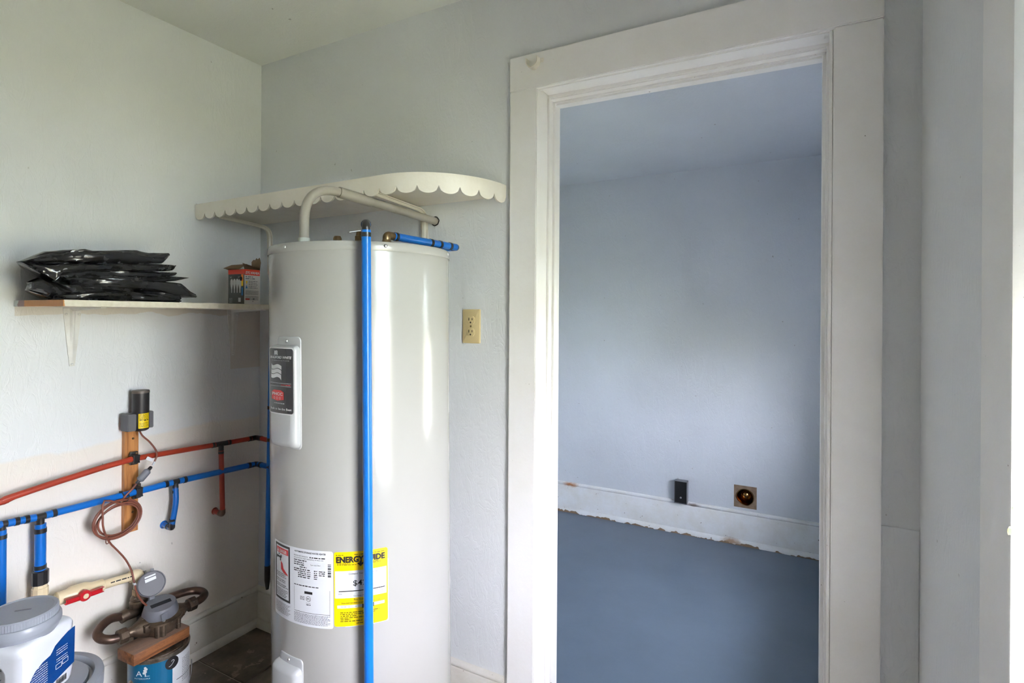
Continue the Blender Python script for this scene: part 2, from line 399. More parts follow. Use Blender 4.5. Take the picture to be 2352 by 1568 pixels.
def lathe(bm, prof, mtx=None, seg=32, cap0=True, cap1=True, sx=1.0, sy=1.0):
    """profile of (radius, height) turned about z, then moved by mtx"""
    mtx = mtx or Matrix.Identity(4); rings = []
    for r, z in prof:
        if r < 1e-6: rings.append([bm.verts.new(mtx @ V((0, 0, z)))])
        else: rings.append([bm.verts.new(mtx @ V((r * sx * math.cos(2 * PI * k / seg), r * sy * math.sin(2 * PI * k / seg), z))) for k in range(seg)])
    for a, b in zip(rings, rings[1:]):
        if len(a) == 1 and len(b) == 1: continue
        for k in range(seg):
            k2 = (k + 1) % seg
            if len(a) == 1: bm.faces.new((a[0], b[k2], b[k]))
            elif len(b) == 1: bm.faces.new((a[k], a[k2], b[0]))
            else: bm.faces.new((a[k], a[k2], b[k2], b[k]))
    if cap0 and len(rings[0]) > 1: bm.faces.new(rings[0][::-1])
    if cap1 and len(rings[-1]) > 1: bm.faces.new(rings[-1])
    return bm
def frame(c, z, x=None):
    z = V(z).normalized()
    x = V(x) if x is not None else z.orthogonal()
    x = (x - z * x.dot(z)).normalized(); y = z.cross(x)
    m = Matrix.Identity(4)
    for i in range(3): m[i][0] = x[i]; m[i][1] = y[i]; m[i][2] = z[i]; m[i][3] = c[i]
    return m
def prism(bm, poly, mtx, d0, d1, bevel=0.0):
    """2D polygon in mtx's xy plane, from local z d0 to d1"""
    a = [bm.verts.new(mtx @ V((x, y, d0))) for x, y in poly]; b = [bm.verts.new(mtx @ V((x, y, d1))) for x, y in poly]
    n = len(poly)
    for k in range(n): bm.faces.new((a[k], a[(k + 1) % n], b[(k + 1) % n], b[k]))
    f0 = bm.faces.new(a[::-1]); f1 = bm.faces.new(b)
    if bevel:
        bmesh.ops.bevel(bm, geom=list(f1.edges), offset=bevel, segments=2, profile=0.5, affect='EDGES')
    return bm
def rrect(x0, x1, y0, y1, r, n=4):
    out = []
    for cx, cy, a0 in ((x1 - r, y1 - r, 0), (x0 + r, y1 - r, 90), (x0 + r, y0 + r, 180), (x1 - r, y0 + r, 270)):
        for k in range(n + 1):
            a = math.radians(a0 + 90 * k / n); out.append((cx + r * math.cos(a), cy + r * math.sin(a)))
    return out
def screw(bm, c, n, r=0.004):
    lathe(bm, [(r, 0), (r * 0.95, r * 0.4), (r * 0.6, r * 0.7), (0, r * 0.8)], frame(c, n), seg=10)

# ------------------------------------------------------------------ print on surfaces
FONT_CACHE = {}
def glyphs(s, bold=0.0, shear=0.0, res=2):
    key = (s, bold, shear)
    if key in FONT_CACHE: return FONT_CACHE[key]
    cu = bpy.data.curves.new('type', 'FONT'); cu.body = s; cu.size = 1.0; cu.offset = bold; cu.shear = shear; cu.resolution_u = res
    o = bpy.data.objects.new('type', cu); COL.objects.link(o)
    bpy.context.view_layer.update()
    dg = bpy.context.evaluated_depsgraph_get()
    me = bpy.data.meshes.new_from_object(o.evaluated_get(dg))
    vs = [(v.co.x, v.co.y) for v in me.vertices]; fs = [tuple(p.vertices) for p in me.polygons]
    bpy.data.objects.remove(o); bpy.data.curves.remove(cu); bpy.data.meshes.remove(me)
    FONT_CACHE[key] = (vs, fs); return vs, fs
class Flat:
    """flat printed face: origin, right, up, normal"""
    def __init__(s, o, ex, ey): s.o, s.ex, s.ey = V(o), V(ex).normalized(), V(ey).normalized(); s.n = s.ex.cross(s.ey)
    def p3(s, a, b, off): return s.o + s.ex * a + s.ey * b + s.n * off
    def px(s, u, v):
        d = ray(u, v); k = (s.o - EYE).dot(s.n) / d.dot(s.n); q = EYE + d * k - s.o
        return q.dot(s.ex), q.dot(s.ey)
class Round:
    """printed cylinder face, in the local frame of a standing cylinder: a = arc length, b = height"""
    def __init__(s, mw, r): s.mw, s.r = mw, r; s.inv = mw.inverted()
    def p3(s, a, b, off):
        t = a / s.r; q = s.r + off
        return V((q * math.sin(t), -q * math.cos(t), b))
    def px(s, u, v):
        o = s.inv @ EYE; d = s.inv.to_3x3() @ ray(u, v)
        A = d.x ** 2 + d.y ** 2; B = 2 * (o.x * d.x + o.y * d.y); C = o.x ** 2 + o.y ** 2 - s.r ** 2
        D = max(0.0, B * B - 4 * A * C); k = (-B - math.sqrt(D)) / (2 * A); q = o + d * k
        return math.atan2(q.x, -q.y) * s.r, q.z
class Print:
    def __init__(s, surf, off=0.0006): s.f, s.off, s.V, s.F = surf, off, [], []
    def _add(s, pts, faces):
        n = len(s.V); s.V += pts; s.F += [tuple(i + n for i in f) for f in faces]
    def rect(s, a0, a1, b0, b1, n=None):
        n = n or max(1, int(abs(a1 - a0) / 0.008))
        pts = [];
        for i in range(n + 1):
            a = a0 + (a1 - a0) * i / n; pts += [(a, b0), (a, b1)]
        s._add(pts, [(2 * i, 2 * i + 2, 2 * i + 3, 2 * i + 1) for i in range(n)])
    def prect(s, u0, v0, u1, v1):
        """rectangle by the photo pixels of its top-left and bottom-right corners"""
        a0, b1 = s.f.px(u0, v0); a1, b0 = s.f.px(u1, v1); s.rect(a0, a1, b0, b1)
    def poly(s, pts):
        pts = list(pts); xs = [q[0] for q in pts]; x0, x1 = min(xs), max(xs)
        if x1 - x0 < 0.007: s._add(pts, [tuple(range(len(pts)))]); return
        n = max(4, int((x1 - x0) / 0.004)); cols = sorted(set([x0 + (x1 - x0) * i / n for i in range(n + 1)] + xs)); out = []
        for x in cols:                                   # cut into upright strips so that it follows a curved face
            ys = []
            for i, (ax, ay) in enumerate(pts):
                bx, by = pts[(i + 1) % len(pts)]
                if min(ax, bx) - 1e-9 <= x <= max(ax, bx) + 1e-9:
                    if abs(bx - ax) < 1e-9: ys += [ay, by]
                    else: ys.append(ay + (by - ay) * (x - ax) / (bx - ax))
            out += [(x, min(ys)), (x, max(ys))]
        s._add(out, [(2 * i, 2 * i + 2, 2 * i + 3, 2 * i + 1) for i in range(len(cols) - 1)])
    def ppoly(s, pts): s.poly([s.f.px(u, v) for u, v in pts])
    def frame(s, a0, a1, b0, b1, t):
        s.rect(a0, a1, b0, b0 + t); s.rect(a0, a1, b1 - t, b1); s.rect(a0, a0 + t, b0 + t, b1 - t); s.rect(a1 - t, a1, b0 + t, b1 - t)
    def disc(s, a, b, r, n=20, ring=None, sx=1.0):
        o = [(a + sx * r * math.cos(2 * PI * k / n), b + r * math.sin(2 * PI * k / n)) for k in range(n)]
        if ring:
            q = [(a + sx * (r - ring) * math.cos(2 * PI * k / n), b + (r - ring) * math.sin(2 * PI * k / n)) for k in range(n)]
            s._add(o + q, [(k, (k + 1) % n, n + (k + 1) % n, n + k) for k in range(n)])
        else: s.poly(o)
    def text(s, body, a0, a1, b, h, bold=0.0, shear=0.0):
        """text whose ink runs from a0 to a1 on baseline b with height h"""
        vs, fs = glyphs(body, bold, shear)
        if not vs: return
        xs = [v[0] for v in vs]; x0, x1 = min(xs), max(xs)
        k = (a1 - a0) / (x1 - x0); ky = h / 0.73
        s._add([(a0 + (x - x0) * k, b + y * ky) for x, y in vs], fs)
    def ptext(s, body, u0, v0, u1, v1, hpx, **kw):
        """text between the photo pixels of its baseline's left and right ends"""
        a0, b0 = s.f.px(u0, v0); a1, b1 = s.f.px(u1, v1)
        bt = s.f.px((u0 + u1) / 2, (v0 + v1) / 2 - hpx)[1]; bm_ = s.f.px((u0 + u1) / 2, (v0 + v1) / 2)[1]
        s.text(body, a0, a1, (b0 + b1) / 2, bt - bm_, **kw)
    def fine(s, a0, a1, b, h, seed=0, full=False):
        """a line of print too small to read: runs of word-length strokes"""
        rr = random.Random(seed); a = a0
        while a < a1:
            L = h * rr.uniform(1.2, 4.5); e = min(a + L, a1)
            s.rect(a, e, b, b + h * rr.uniform(0.75, 1.0), n=1); a = e + h * 0.7
    def build(s, name, m, parent, label=None):
        bm = NB(); vs = [bm.verts.new(s.f.p3(a, b, s.off)) for a, b in s.V]
        for f in s.F:
            try: bm.faces.new([vs[i] for i in f])
            except ValueError: pass
        o = obj(name, bm, m, parent, label=label)
        if 'fine_print' in name: o['kind'] = 'stuff'
        return o

# ================================================================== THE SETTING
XL, XR, YB, YF, ZC = -2.12, 0.228, 1.563, -1.30, 2.447      # left wall, right wall, back wall, front wall, ceiling
YB2, YFAR, ZC2 = 1.70, 3.51, 2.27                            # far side of the back wall, far room's end wall, its ceiling
DX0, DX1 = -0.765, 0.044                                     # doorway between the rooms
EY0, EY1, EZ0, EZ = 0.30, 0.844, 0.46, 2.0                   # window in the right wall, beside the viewer
ZH0, ZH1 = 2.079, 2.066                                      # head of the inner doorway, left and right end (settled)

bm = NB(); box(bm, XL - 0.1, XR + 0.14, YF - 0.1, YB2 - 0.06, -0.12, -0.006)
floor1 = struct(obj('floor', bm, M['grout']))
bm = NB(); box(bm, XL - 0.1, XR + 0.14, YB2 - 0.06, YFAR + 0.1, -0.12, 0.0)
struct(obj('floor', bm, M['far_floor']))
# slate tiles: each a part of the floor
T = 0.305; tile_meshes = []
for k in range(5):
    bm = NB(); g = 0.0025
    box(bm, -T / 2 + g, T / 2 - g, -T / 2 + g, T / 2 - g, -0.006, 0.0)
    top = [f for f in bm.faces if f.normal.z > 0.9]
    bmesh.ops.bevel(bm, geom=list({e for f in top for e in f.edges}), offset=0.003, segments=1, affect='EDGES')
    for v in bm.verts:
        if v.co.z > -0.002: v.co.z += rnd.uniform(-0.0008, 0.0006)
    me = bpy.data.meshes.new('tile'); bm.to_mesh(me); bm.free(); me.materials.append(M['tile']); tile_meshes.append(me)
x = -1.815 - T / 2; i = 0
while x < XR + 0.1:
    y = 1.28 + T / 2
    while y > YF - 0.1:
        if x - T / 2 < XR - 0.02 and y + T / 2 > YF + 0.02:
            o = bpy.data.objects.new('tile', tile_meshes[i % 5]); COL.objects.link(o); i += 1
            o.location = (x, y, 0); o.parent = floor1
        y -= T
    x += T

def wall(name, boxes, m):
    bm = NB()
    for b in boxes: box(bm, *b)
    return struct(obj(name, bm, m))
wall('wall_left', [(XL - 0.12, XL, YF - 0.12, YB2 - 0.06, -0.05, ZC + 0.05)], M['wall_left'])
wall_back = wall('wall_back', [(XL - 0.12, DX0 - 0.02, YB, YB2, -0.05, ZC + 0.05),
                   (DX1 + 0.02, XR, YB, YB2, -0.05, ZC + 0.05),
                   (DX0 - 0.02, DX1 + 0.02, YB, YB2, 2.10, ZC + 0.05)], M['wall'])
WY0, WY1, WZ0, WZ1 = 2.12, 2.72, 0.64, 1.60                  # window of the far room, out of view to the right
wall('wall_right', [(XR, XR + 0.14, EY1 + 0.02, WY0, -0.05, ZC + 0.05),
                    (XR, XR + 0.14, WY1, YFAR + 0.12, -0.05, ZC + 0.05),
                    (XR, XR + 0.14, WY0, WY1, -0.05, WZ0), (XR, XR + 0.14, WY0, WY1, WZ1, ZC + 0.05),
                    (XR, XR + 0.14, YF - 0.12, EY0 - 0.02, -0.05, ZC + 0.05),
                    (XR, XR + 0.14, EY0 - 0.02, EY1 + 0.02, EZ + 0.02, ZC + 0.05),
                    (XR, XR + 0.14, EY0 - 0.02, EY1 + 0.02, -0.05, EZ0 - 0.03)], M['wall'])
wall('wall_front', [(XL - 0.12, XR + 0.14, YF - 0.12, YF, -0.05, ZC + 0.05)], plaster('grey_plaster_paint', rgb(176, 178, 180), 0.5, 0.4))
VQ0, VQ1 = ony(1688, 1118, YFAR), ony(1736, 1164, YFAR)
hx0, hx1, hz0, hz1 = VQ0.x, VQ1.x, VQ1.z - 0.008, VQ0.z + 0.008
wall('wall_far', [(XL - 0.12, hx0, YFAR, YFAR + 0.12, -0.05, ZC + 0.05), (hx1, XR + 0.14, YFAR, YFAR + 0.12, -0.05, ZC + 0.05),
                  (hx0, hx1, YFAR, YFAR + 0.12, -0.05, hz0), (hx0, hx1, YFAR, YFAR + 0.12, hz1, ZC + 0.05)], M['far_wall'])
wall('wall_far_left', [(XL - 0.12, XL, YB2 - 0.06, YFAR + 0.12, -0.05, ZC + 0.05)], M['far_wall'])
wall('ceiling', [(XL - 0.3, XR + 0.75, YF - 0.3, YB2 - 0.06, ZC, ZC + 0.15)], M['ceiling'])
wall('ceiling', [(XL - 0.3, XR + 0.75, YB2 - 0.06, YFAR + 0.3, ZC2, ZC + 0.15)], M['far_wall'])
# patched lower plaster in the niche right of the doorway, with its ledge line
bm = NB(); box(bm, 0.150, XR, YB - 0.006, YB + 0.002, -0.01, 0.862, 0.003); obj('plaster_ledge', bm, M['wall'], wall_back)

def baseboard(name, p0, p1, nrm, h, m, shoe=True, parent=None):
    """moulded board from p0 to p1 along a wall, thickness towards nrm"""
    d = (V(p1) - V(p0)).normalized(); n = V(nrm); bm = NB()
    prof = [(0, 0), (0.013, 0), (0.013, h - 0.028), (0.010, h - 0.022), (0.017, h - 0.016), (0.018, h - 0.008), (0.013, h - 0.001), (0.004, h), (0, h)]
    if shoe: prof = [(0, 0), (0.030, 0), (0.029, 0.012), (0.024, 0.022), (0.016, 0.028), (0.013, 0.029)] + prof[2:]
    prof = [(a - 0.002 if a == 0 else a, b) for a, b in prof]
    A = [bm.verts.new(V(p0) + n * a + UP * b) for a, b in prof]; B = [bm.verts.new(V(p1) + n * a + UP * b) for a, b in prof]
    k = len(prof)
    for q in range(k): bm.faces.new((A[q], A[(q + 1) % k], B[(q + 1) % k], B[q]))
    bm.faces.new(A); bm.faces.new(B[::-1])
    return struct(obj(name, bm, m, smooth=50))
baseboard('baseboard_left', (XL, YF, 0), (XL, YB, 0), (1, 0, 0), 0.166, M['baseb'])
baseboard('baseboard_back', (XL, YB, 0), (-0.876, YB, 0), (0, -1, 0), 0.166, M['baseb'])
baseboard('baseboard_right', (XR, 0.98, 0), (XR, YB, 0), (-1, 0, 0), 0.166, M['baseb'])
baseboard('baseboard_far', (XL, YFAR, 0), (XR, YFAR, 0), (0, -1, 0), 0.202, M['far_base'])

# --- inner doorway: casings, jambs, stops
door1 = empty('door_1'); struct(door1)
YC = YB - 0.02
def C(u, v=900): return ony(u, v, YC).x
def vpost(name, x0, x1, y0, y1, z0, za, zb, bevel=0.003, parent=door1, m=None):
    """upright board whose top slopes from za (at x0) to zb (at x1)"""
    bm = NB(); box(bm, x0, x1, y0, y1, z0, max(za, zb))
    for v in bm.verts:
        if v.co.z > z0 + 0.01: v.co.z = za if abs(v.co.x - x0) < 1e-6 else zb
    if bevel: bmesh.ops.bevel(bm, geom=bm.edges[:], offset=bevel, segments=2, affect='EDGES')
    return obj(name, bm, m or M['trim'], parent, smooth=40)
xa, xb, xc, xd = C(1167), C(1229), C(1910), C(2026)
ZT0, ZT1 = 2.190, 2.187
vpost('side_casing', xa, xb, YC, YB + 0.002, -0.0, ZH0, ZH0 - 0.001)
vpost('side_casing', xc, xd, YC, YB + 0.002, -0.0, ZH1, ZH1 - 0.001)
bm = NB(); box(bm, xa - 0.001, xd, YC - 0.001, YB + 0.002, 2.0, 2.3)
for v in bm.verts:
    t = (v.co.x - xa) / (xd - xa)
    v.co.z = (ZH0 + (ZH1 - ZH0) * t) if v.co.z < 2.1 else (ZT0 + (ZT1 - ZT0) * t)
bmesh.ops.bevel(bm, geom=bm.edges[:], offset=0.0025, segments=2, affect='EDGES')
obj('head_casing', bm, M['trim'], door1, smooth=40)
# jamb boards and stops
YJ0, YJ1 = YB - 0.006, YB2 + 0.004
bm = NB(); box(bm, DX0 - 0.022, DX0, YJ0, YJ1, 0, ZH0 + 0.012, 0.003); obj('jamb', bm, M['trim'], door1, smooth=40)
bm = NB(); box(bm, DX1, DX1 + 0.022, YJ0, YJ1, 0, ZH1 + 0.012, 0.003); obj('jamb', bm, M['trim'], door1, smooth=40)
def sloped_head(name, y0, y1, dz0, dz1, bevel):
    bm = NB(); box(bm, DX0, DX1, y0, y1, 0, 1)
    for v in bm.verts:
        t = (v.co.x - DX0) / (DX1 - DX0); b = ZH0 + (ZH1 - ZH0) * t
        v.co.z = b + (dz0 if v.co.z < 0.5 else dz1)
    bmesh.ops.bevel(bm, geom=bm.edges[:], offset=bevel, segments=2, affect='EDGES')
    return obj(name, bm, M['trim'], door1, smooth=40)
sloped_head('head_jamb', YJ0, YJ1, 0.006, 0.03, 0.003)
sloped_head('head_stop', YB + 0.072, YB2 + 0.004, -0.007, 0.010, 0.004)
sloped_head('head_stop', YB + 0.098, YB2 + 0.004, -0.018, 0.010, 0.006)
sloped_head('head_bead', YB - 0.009, YB + 0.008, -0.004, 0.010, 0.003)
for xs, sg in ((DX0, 1), (DX1, -1)):
    for a, b, c0 in ((0.008, YB + 0.072, 0.004), (0.017, YB + 0.098, 0.006)):
        bm = NB(); x0, x1 = sorted((xs - sg * 0.004, xs + sg * a)); box(bm, x0, x1, b, YB2 + 0.004, 0, ZH0 if sg > 0 else ZH1, c0)
        obj('stop', bm, M['trim'], door1, smooth=40)
    bm = NB(); x0, x1 = sorted((xs - sg * 0.004, xs + sg * 0.004)); box(bm, x0, x1, YB - 0.010, YB + 0.008, 0, ZH0 if sg > 0 else ZH1, 0.003)
    obj('bead', bm, M['trim'], door1, smooth=40)
# casing on the far room's side
bm = NB(); box(bm, DX0 - 0.11, DX0, YB2 - 0.001, YB2 + 0.018, 0, 2.18, 0.003); obj('side_casing', bm, M['trim'], door1)
bm = NB(); box(bm, DX1, DX1 + 0.11, YB2 - 0.001, YB2 + 0.018, 0, 2.18, 0.003); obj('side_casing', bm, M['trim'], door1)
bm = NB(); box(bm, DX0, DX1, YB2 - 0.001, YB2 + 0.018, 2.085, 2.18, 0.003); obj('head_casing', bm, M['trim'], door1)

# --- window in the right wall beside the viewer, lower sash raised
win1 = empty('window_1'); struct(win1)
def window(win, y0, y1, z0, z1, cw):
    xo = XR + 0.145
    def part(name, b, bev=0.003, m='trim', parent=None):
        bm = NB(); box(bm, *b, bev) if bev else box(bm, *b); return obj(name, bm, M[m], parent or win, smooth=40)
    for a, b in ((y0 - cw, y0), (y1, y1 + cw)): part('side_casing', (XR - 0.019, XR + 0.002, a, b, z0 - 0.02, z1 + cw - 0.01), 0.004)
    part('head_casing', (XR - 0.019, XR + 0.002, y0, y1, z1, z1 + cw - 0.01), 0.004)
    part('sill', (XR - 0.045, XR + 0.18, y0 - 0.03, y1 + 0.03, z0 - 0.03, z0 - 0.002), 0.005)
    part('apron', (XR - 0.015, XR + 0.002, y0 - cw * 0.8, y1 + cw * 0.8, z0 - 0.12, z0 - 0.03), 0.003)
    for a, b in ((y0 - 0.022, y0 - 0.004), (y1 + 0.004, y1 + 0.022)): part('jamb', (XR - 0.006, xo, a, b, z0 - 0.004, z1 + 0.004), 0.002)
    part('head_jamb', (XR - 0.006, xo, y0 - 0.004, y1 + 0.004, z1 + 0.004, z1 + 0.022), 0.002)
    for a, b in ((y0 - 0.006, y0 + 0.010), (y1 - 0.010, y1 + 0.006)): part('stop', (XR + 0.012, XR + 0.030, a, b, z0, z1 + 0.002), 0.003)
    zm = z0 + (z1 - z0) * 0.555
    for xs in (XR + 0.055, XR + 0.095):          # both sashes stand in the upper half
        for a, b in ((y0 - 0.002, y0 + 0.035), (y1 - 0.035, y1 + 0.002)): part('sash_stile', (xs - 0.015, xs + 0.015, a, b, zm, z1), 0.003)
        for a, b in ((zm, zm + 0.045), (z1 - 0.045, z1 + 0.002)): part('sash_rail', (xs - 0.0145, xs + 0.0145, y0 + 0.03, y1 - 0.03, a, b), 0.003)
        part('pane', (xs - 0.002, xs + 0.002, y0 + 0.03, y1 - 0.03, zm + 0.04, z1 - 0.04), 0, 'pane')
window(win1, EY0, EY1, EZ0, EZ, 0.131)
door2 = win1
# paint chips on the edge of that casing
fl = Flat((XR, EY1, 0), (1, 0, 0), (0, 0, 1))
def chip(name, cu, cv, su, sv, m, seed, off):
    bm = NB(); rr = random.Random(seed); c = ony(cu, cv, EY1 - off); pts = []
    for k in range(11):
        a = 2 * PI * k / 11; q = rr.uniform(0.8, 1.12)
        p = ony(cu + su * math.cos(a) * q, cv + sv * math.sin(a) * q, EY1 - off); pts.append(bm.verts.new(p))
    bm.faces.new(pts); obj(name, bm, m, door2)
chip('paint_chip', 2319.5, 1219, 5.5, 11, M['chip_yellow'], 2, 0.0006)
chip('paint_chip', 2320, 1220, 4.2, 9, M['chip_green'], 1, 0.0011)
chip('paint_chip', 2325.5, 1167, 2.4, 4.5, M['chip_green'], 3, 0.0006)

# --- far room's window, round the corner of the doorway
win2 = empty('window_2'); struct(win2); window(win2, WY0, WY1, WZ0, WZ1, 0.09)

# --- outdoors, beyond the open doorway (lights the room; not in view)
bm = NB(); box(bm, XR + 0.14, 30, -22, 26, -0.30, -0.16); lawn = struct(obj('lawn', bm, M['lawn']))

# ================================================================== WATER HEATER
R = 0.262
HPSI = math.radians(28.7 + 15.26)                       # its front faces the viewer
hx, hy = -1.196, 1.241
LEAN = 0.012
hrt = V((math.cos(HPSI), math.sin(HPSI), 0))
hbase = V((hx, hy, 0)) + hrt * 0.012
heater = local_thing('water_heater', hbase, (0, -LEAN, HPSI), 'tall grey-white enamelled cylindrical water heater standing in the corner', 'water heater')
heater.rotation_mode = 'XYZ'
HM = Matrix.Translation(hbase) @ Matrix.Rotation(HPSI, 4, 'Z') @ Matrix.Rotation(-LEAN, 4, 'Y')
heater.rotation_euler = HM.to_euler('XYZ')
ZT = 1.548
H3 = lambda th, r, z: V((r * math.sin(th), -r * math.cos(th), z))
bm = NB(); lathe(bm, [(R - 0.006, 0.0), (R - 0.002, 0.004), (R, 0.012), (R, ZT - 0.022)], seg=128, cap1=False)
obj('jacket', bm, M['enamel'], heater, smooth=40)
bm = NB(); lathe(bm, [(R - 0.001, ZT - 0.0235), (R + 0.0028, ZT - 0.0245), (R + 0.0034, ZT - 0.0235), (R + 0.0032, ZT - 0.005), (R + 0.0005, ZT - 0.001), (R - 0.004, ZT), (R - 0.03, ZT - 0.002), (0, ZT - 0.002)], seg=128, cap0=False)
topcap = obj('top_cap', bm, M['enamel'], heater, smooth=40)
RH = Round(HM, R)
for u, v in ((656, 566), (885, 565), (1026, 594)):
    a, b = RH.px(u, v); bm = NB(); screw(bm, H3(a / R, R + 0.0026, ZT - 0.012), H3(a / R, 1, 0), 0.0052); obj('screw', bm, M['steel'], topcap, smooth=60)
# seam running down the jacket
a, _ = RH.px(1029, 760); bm = NB(); tube(bm, [H3(a / R, R, 0.05), H3(a / R, R, ZT - 0.03)], 0.0012, 6); obj('seam', bm, M['enamel'], heater)

def curved_plate(bm, a0, a1, z0, z1, r0, r1, rc, slope=0.012, n=14):
    """raised plate wrapped on the tank: arc a0..a1, from radius r0 out to r1, rounded rim"""
    def outline(ins):
        return rrect(a0 + ins, a1 - ins, z0 + ins, z1 - ins, max(0.002, rc - ins * 0.5), 5)
    def dens(poly):
        out = []
        for i, p in enumerate(poly):
            q = poly[(i + 1) % len(poly)]; L = abs(q[0] - p[0]); k = max(1, int(L / 0.01))
            for j in range(k): out.append((p[0] + (q[0] - p[0]) * j / k, p[1] + (q[1] - p[1]) * j / k))
        return out
    base = dens(outline(0)); k = len(base); am, zm = (a0 + a1) / 2, (z0 + z1) / 2
    def ins(p, d):
        fx = 1 - d / ((a1 - a0) / 2); fz = 1 - d / ((z1 - z0) / 2); return (am + (p[0] - am) * fx, zm + (p[1] - zm) * fz)
    rings = []
    for d, r in ((0, r0), (slope * 0.15, r0 + (r1 - r0) * 0.55), (slope * 0.45, r0 + (r1 - r0) * 0.88), (slope, r1)):
        rings.append([bm.verts.new(H3(ins(p, d)[0] / R, r, ins(p, d)[1])) for p in base])
    for A, B in zip(rings, rings[1:]):
        for q in range(k): bm.faces.new((A[q], A[(q + 1) % k], B[(q + 1) % k], B[q]))
    # cap as a grid of strips so that it follows the curve
    top = rings[-1]
    for f in (0.55, 0.12):
        nr = []
        for p in base:
            pp = ins(p, slope); nr.append(bm.verts.new(H3((am + (pp[0] - am)) / R, r1, zm + (pp[1] - zm) * f)))
        for q in range(k): bm.faces.new((top[q], top[(q + 1) % k], nr[(q + 1) % k], nr[q]))
        top = nr
    bmesh.ops.remove_doubles(bm, verts=bm.verts[:], dist=1e-6)

# upper access cover with brand label
aR = RH.px(700, 900)[0] - 0.012
aL = aR - 0.108
aS = (aL + aR) / 2
zt, zb = 1.277, 1.006
def access_cover(zt, zb):
    bm = NB(); curved_plate(bm, aL + 0.014, aR + 0.002, zb - 0.004, zt + 0.022, R - 0.001, R + 0.0022, 0.012, 0.003)
    base = obj('access_cover', bm, M['panel'], heater, smooth=40)
    bm = NB(); curved_plate(bm, aL, aR, zb, zt, R, R + 0.022, 0.014, 0.016); obj('raised_front', bm, M['panel'], base, smooth=50)
    bm = NB(); screw(bm, H3((aS + 0.004) / R, R + 0.002, zt + 0.010), H3((aS + 0.004) / R, 1, 0), 0.005); obj('screw', bm, M['steel'], base, smooth=60)
    return base
cover1 = access_cover(zt, zb)
RC = Round(HM, R); RC.r = R
class Shell:
    """face of a cover: arc measured on the tank, standing d proud of it"""
    def __init__(s, d): s.d = d
    def p3(s, a, b, off): return H3(a / R, R + s.d + off, b)
    def px(s, u, v):
        q = Round(HM, R + s.d); a, b = q.px(u, v); return a / (R + s.d) * R, b
SH = Shell(0.022)
la1 = SH.px(674, 880)[0]; la0 = aL + 0.012; lz1, lz0 = SH.px(666, 801)[1], SH.px(666, 951)[1]
lw, lh = la1 - la0, lz1 - lz0
def sheet(name, surf, a0, a1, z0, z1, r, m, parent, off=0.0006, n=16, label=None):
    p = Print(surf, off); poly = rrect(a0, a1, z0, z1, r, 3)
    # strips between symmetric outline points keep the sheet on the curve
    k = 24; xs = [a0 + (a1 - a0) * i / k for i in range(k + 1)]
    xs = sorted(set(xs + [a0 + r * (1 - math.cos(q)) for q in (0.4, 0.8, 1.2)] + [a1 - r * (1 - math.cos(q)) for q in (0.4, 0.8, 1.2)]))
    def inset(x):
        d = min(x - a0, a1 - x)
        return r - math.sqrt(max(0, r * r - (r - d) ** 2)) if d < r else 0
    pts = []
    for x in xs: pts += [(x, z0 + inset(x)), (x, z1 - inset(x))]
    p._add(pts, [(2 * i, 2 * i + 2, 2 * i + 3, 2 * i + 1) for i in range(len(xs) - 1)])
    return p.build(name, m, parent, label)
sheet('brand_plate_border', SH, la0 - 0.003, la1 + 0.003, lz0 - 0.003, lz1 + 0.003, 0.009, M['ink_silver'], cover1, 0.0003)
sheet('brand_plate', SH, la0, la1, lz0, lz1, 0.007, M['black_lbl'], cover1, 0.0007)
LA = lambda f: la0 + lw * f
LZ = lambda f: lz0 + lh * f
p = Print(SH, 0.0011)
p.text('BRADFORD WHITE', LA(0.05), LA(0.95), LZ(0.845), lh * 0.040, bold=0.025, shear=0.25)
p.text('C O R P O R A T I O N', LA(0.16), LA(0.86), LZ(0.808), lh * 0.014)
p.text('Built to be the Best', LA(0.07), LA(0.94), LZ(0.050), lh * 0.034, bold=0.018)
p.fine(LA(0.24), LA(0.68), LZ(0.145), lh * 0.014, 3)
def flag(p, cx, cy, wd, ht, n=3):
    """waving striped flag emblem"""
    for i in range(n):
        y1 = cy + ht / 2 - ht * i / n; y0 = y1 - ht / n * 0.86; pts = []
        K = 8
        up = [(cx - wd / 2 + wd * k / K + ht * 0.02 * (1 - i), y1 - ht * 0.07 * math.sin(2 * PI * k / K + 0.6) - ht * 0.05 * k / K) for k in range(K + 1)]
        dn = [(x, y - (y1 - y0)) for x, y in up]
        if i == 0: up[0] = (up[0][0], up[0][1] + ht * 0.10)
        if i == n - 1: dn[-1] = (dn[-1][0], dn[-1][1] - ht * 0.10)
        p._add(up + dn, [(k, k + 1, K + 2 + k, K + 1 + k) for k in range(K)])
flag(p, LA(0.34), LZ(0.645), lw * 0.46, lh * 0.21)
flag(p, LA(0.34), LZ(0.935), lw * 0.16, lh * 0.065)
p.rect(LA(0.06), LA(0.93), LZ(0.462), LZ(0.466)); p.rect(LA(0.06), LA(0.93), LZ(0.416), LZ(0.420))
p.build('lettering', M['ink_silver'], cover1)
p = Print(SH, 0.0011); p.poly([(LA(0.12 + x * 0.54), LZ(0.19 + y * 0.165)) for x, y in ((0.5, 0), (0, 0.12), (0, 0.82), (0.22, 1), (0.78, 1), (1, 0.82), (1, 0.12))])
p.fine(LA(0.55), LA(0.92), LZ(0.434), lh * 0.012, 9)
p.build('red_badge', M['ink_red'], cover1)
p = Print(SH, 0.0015); p.text('PHCC', LA(0.16), LA(0.62), LZ(0.275), lh * 0.045, bold=0.03)
for k in range(3): p.disc(LA(0.26 + 0.125 * k), LZ(0.232), lh * 0.020, 14, ring=lh * 0.005, sx=0.8)
p.build('badge_lettering', M['ink_white'], cover1)
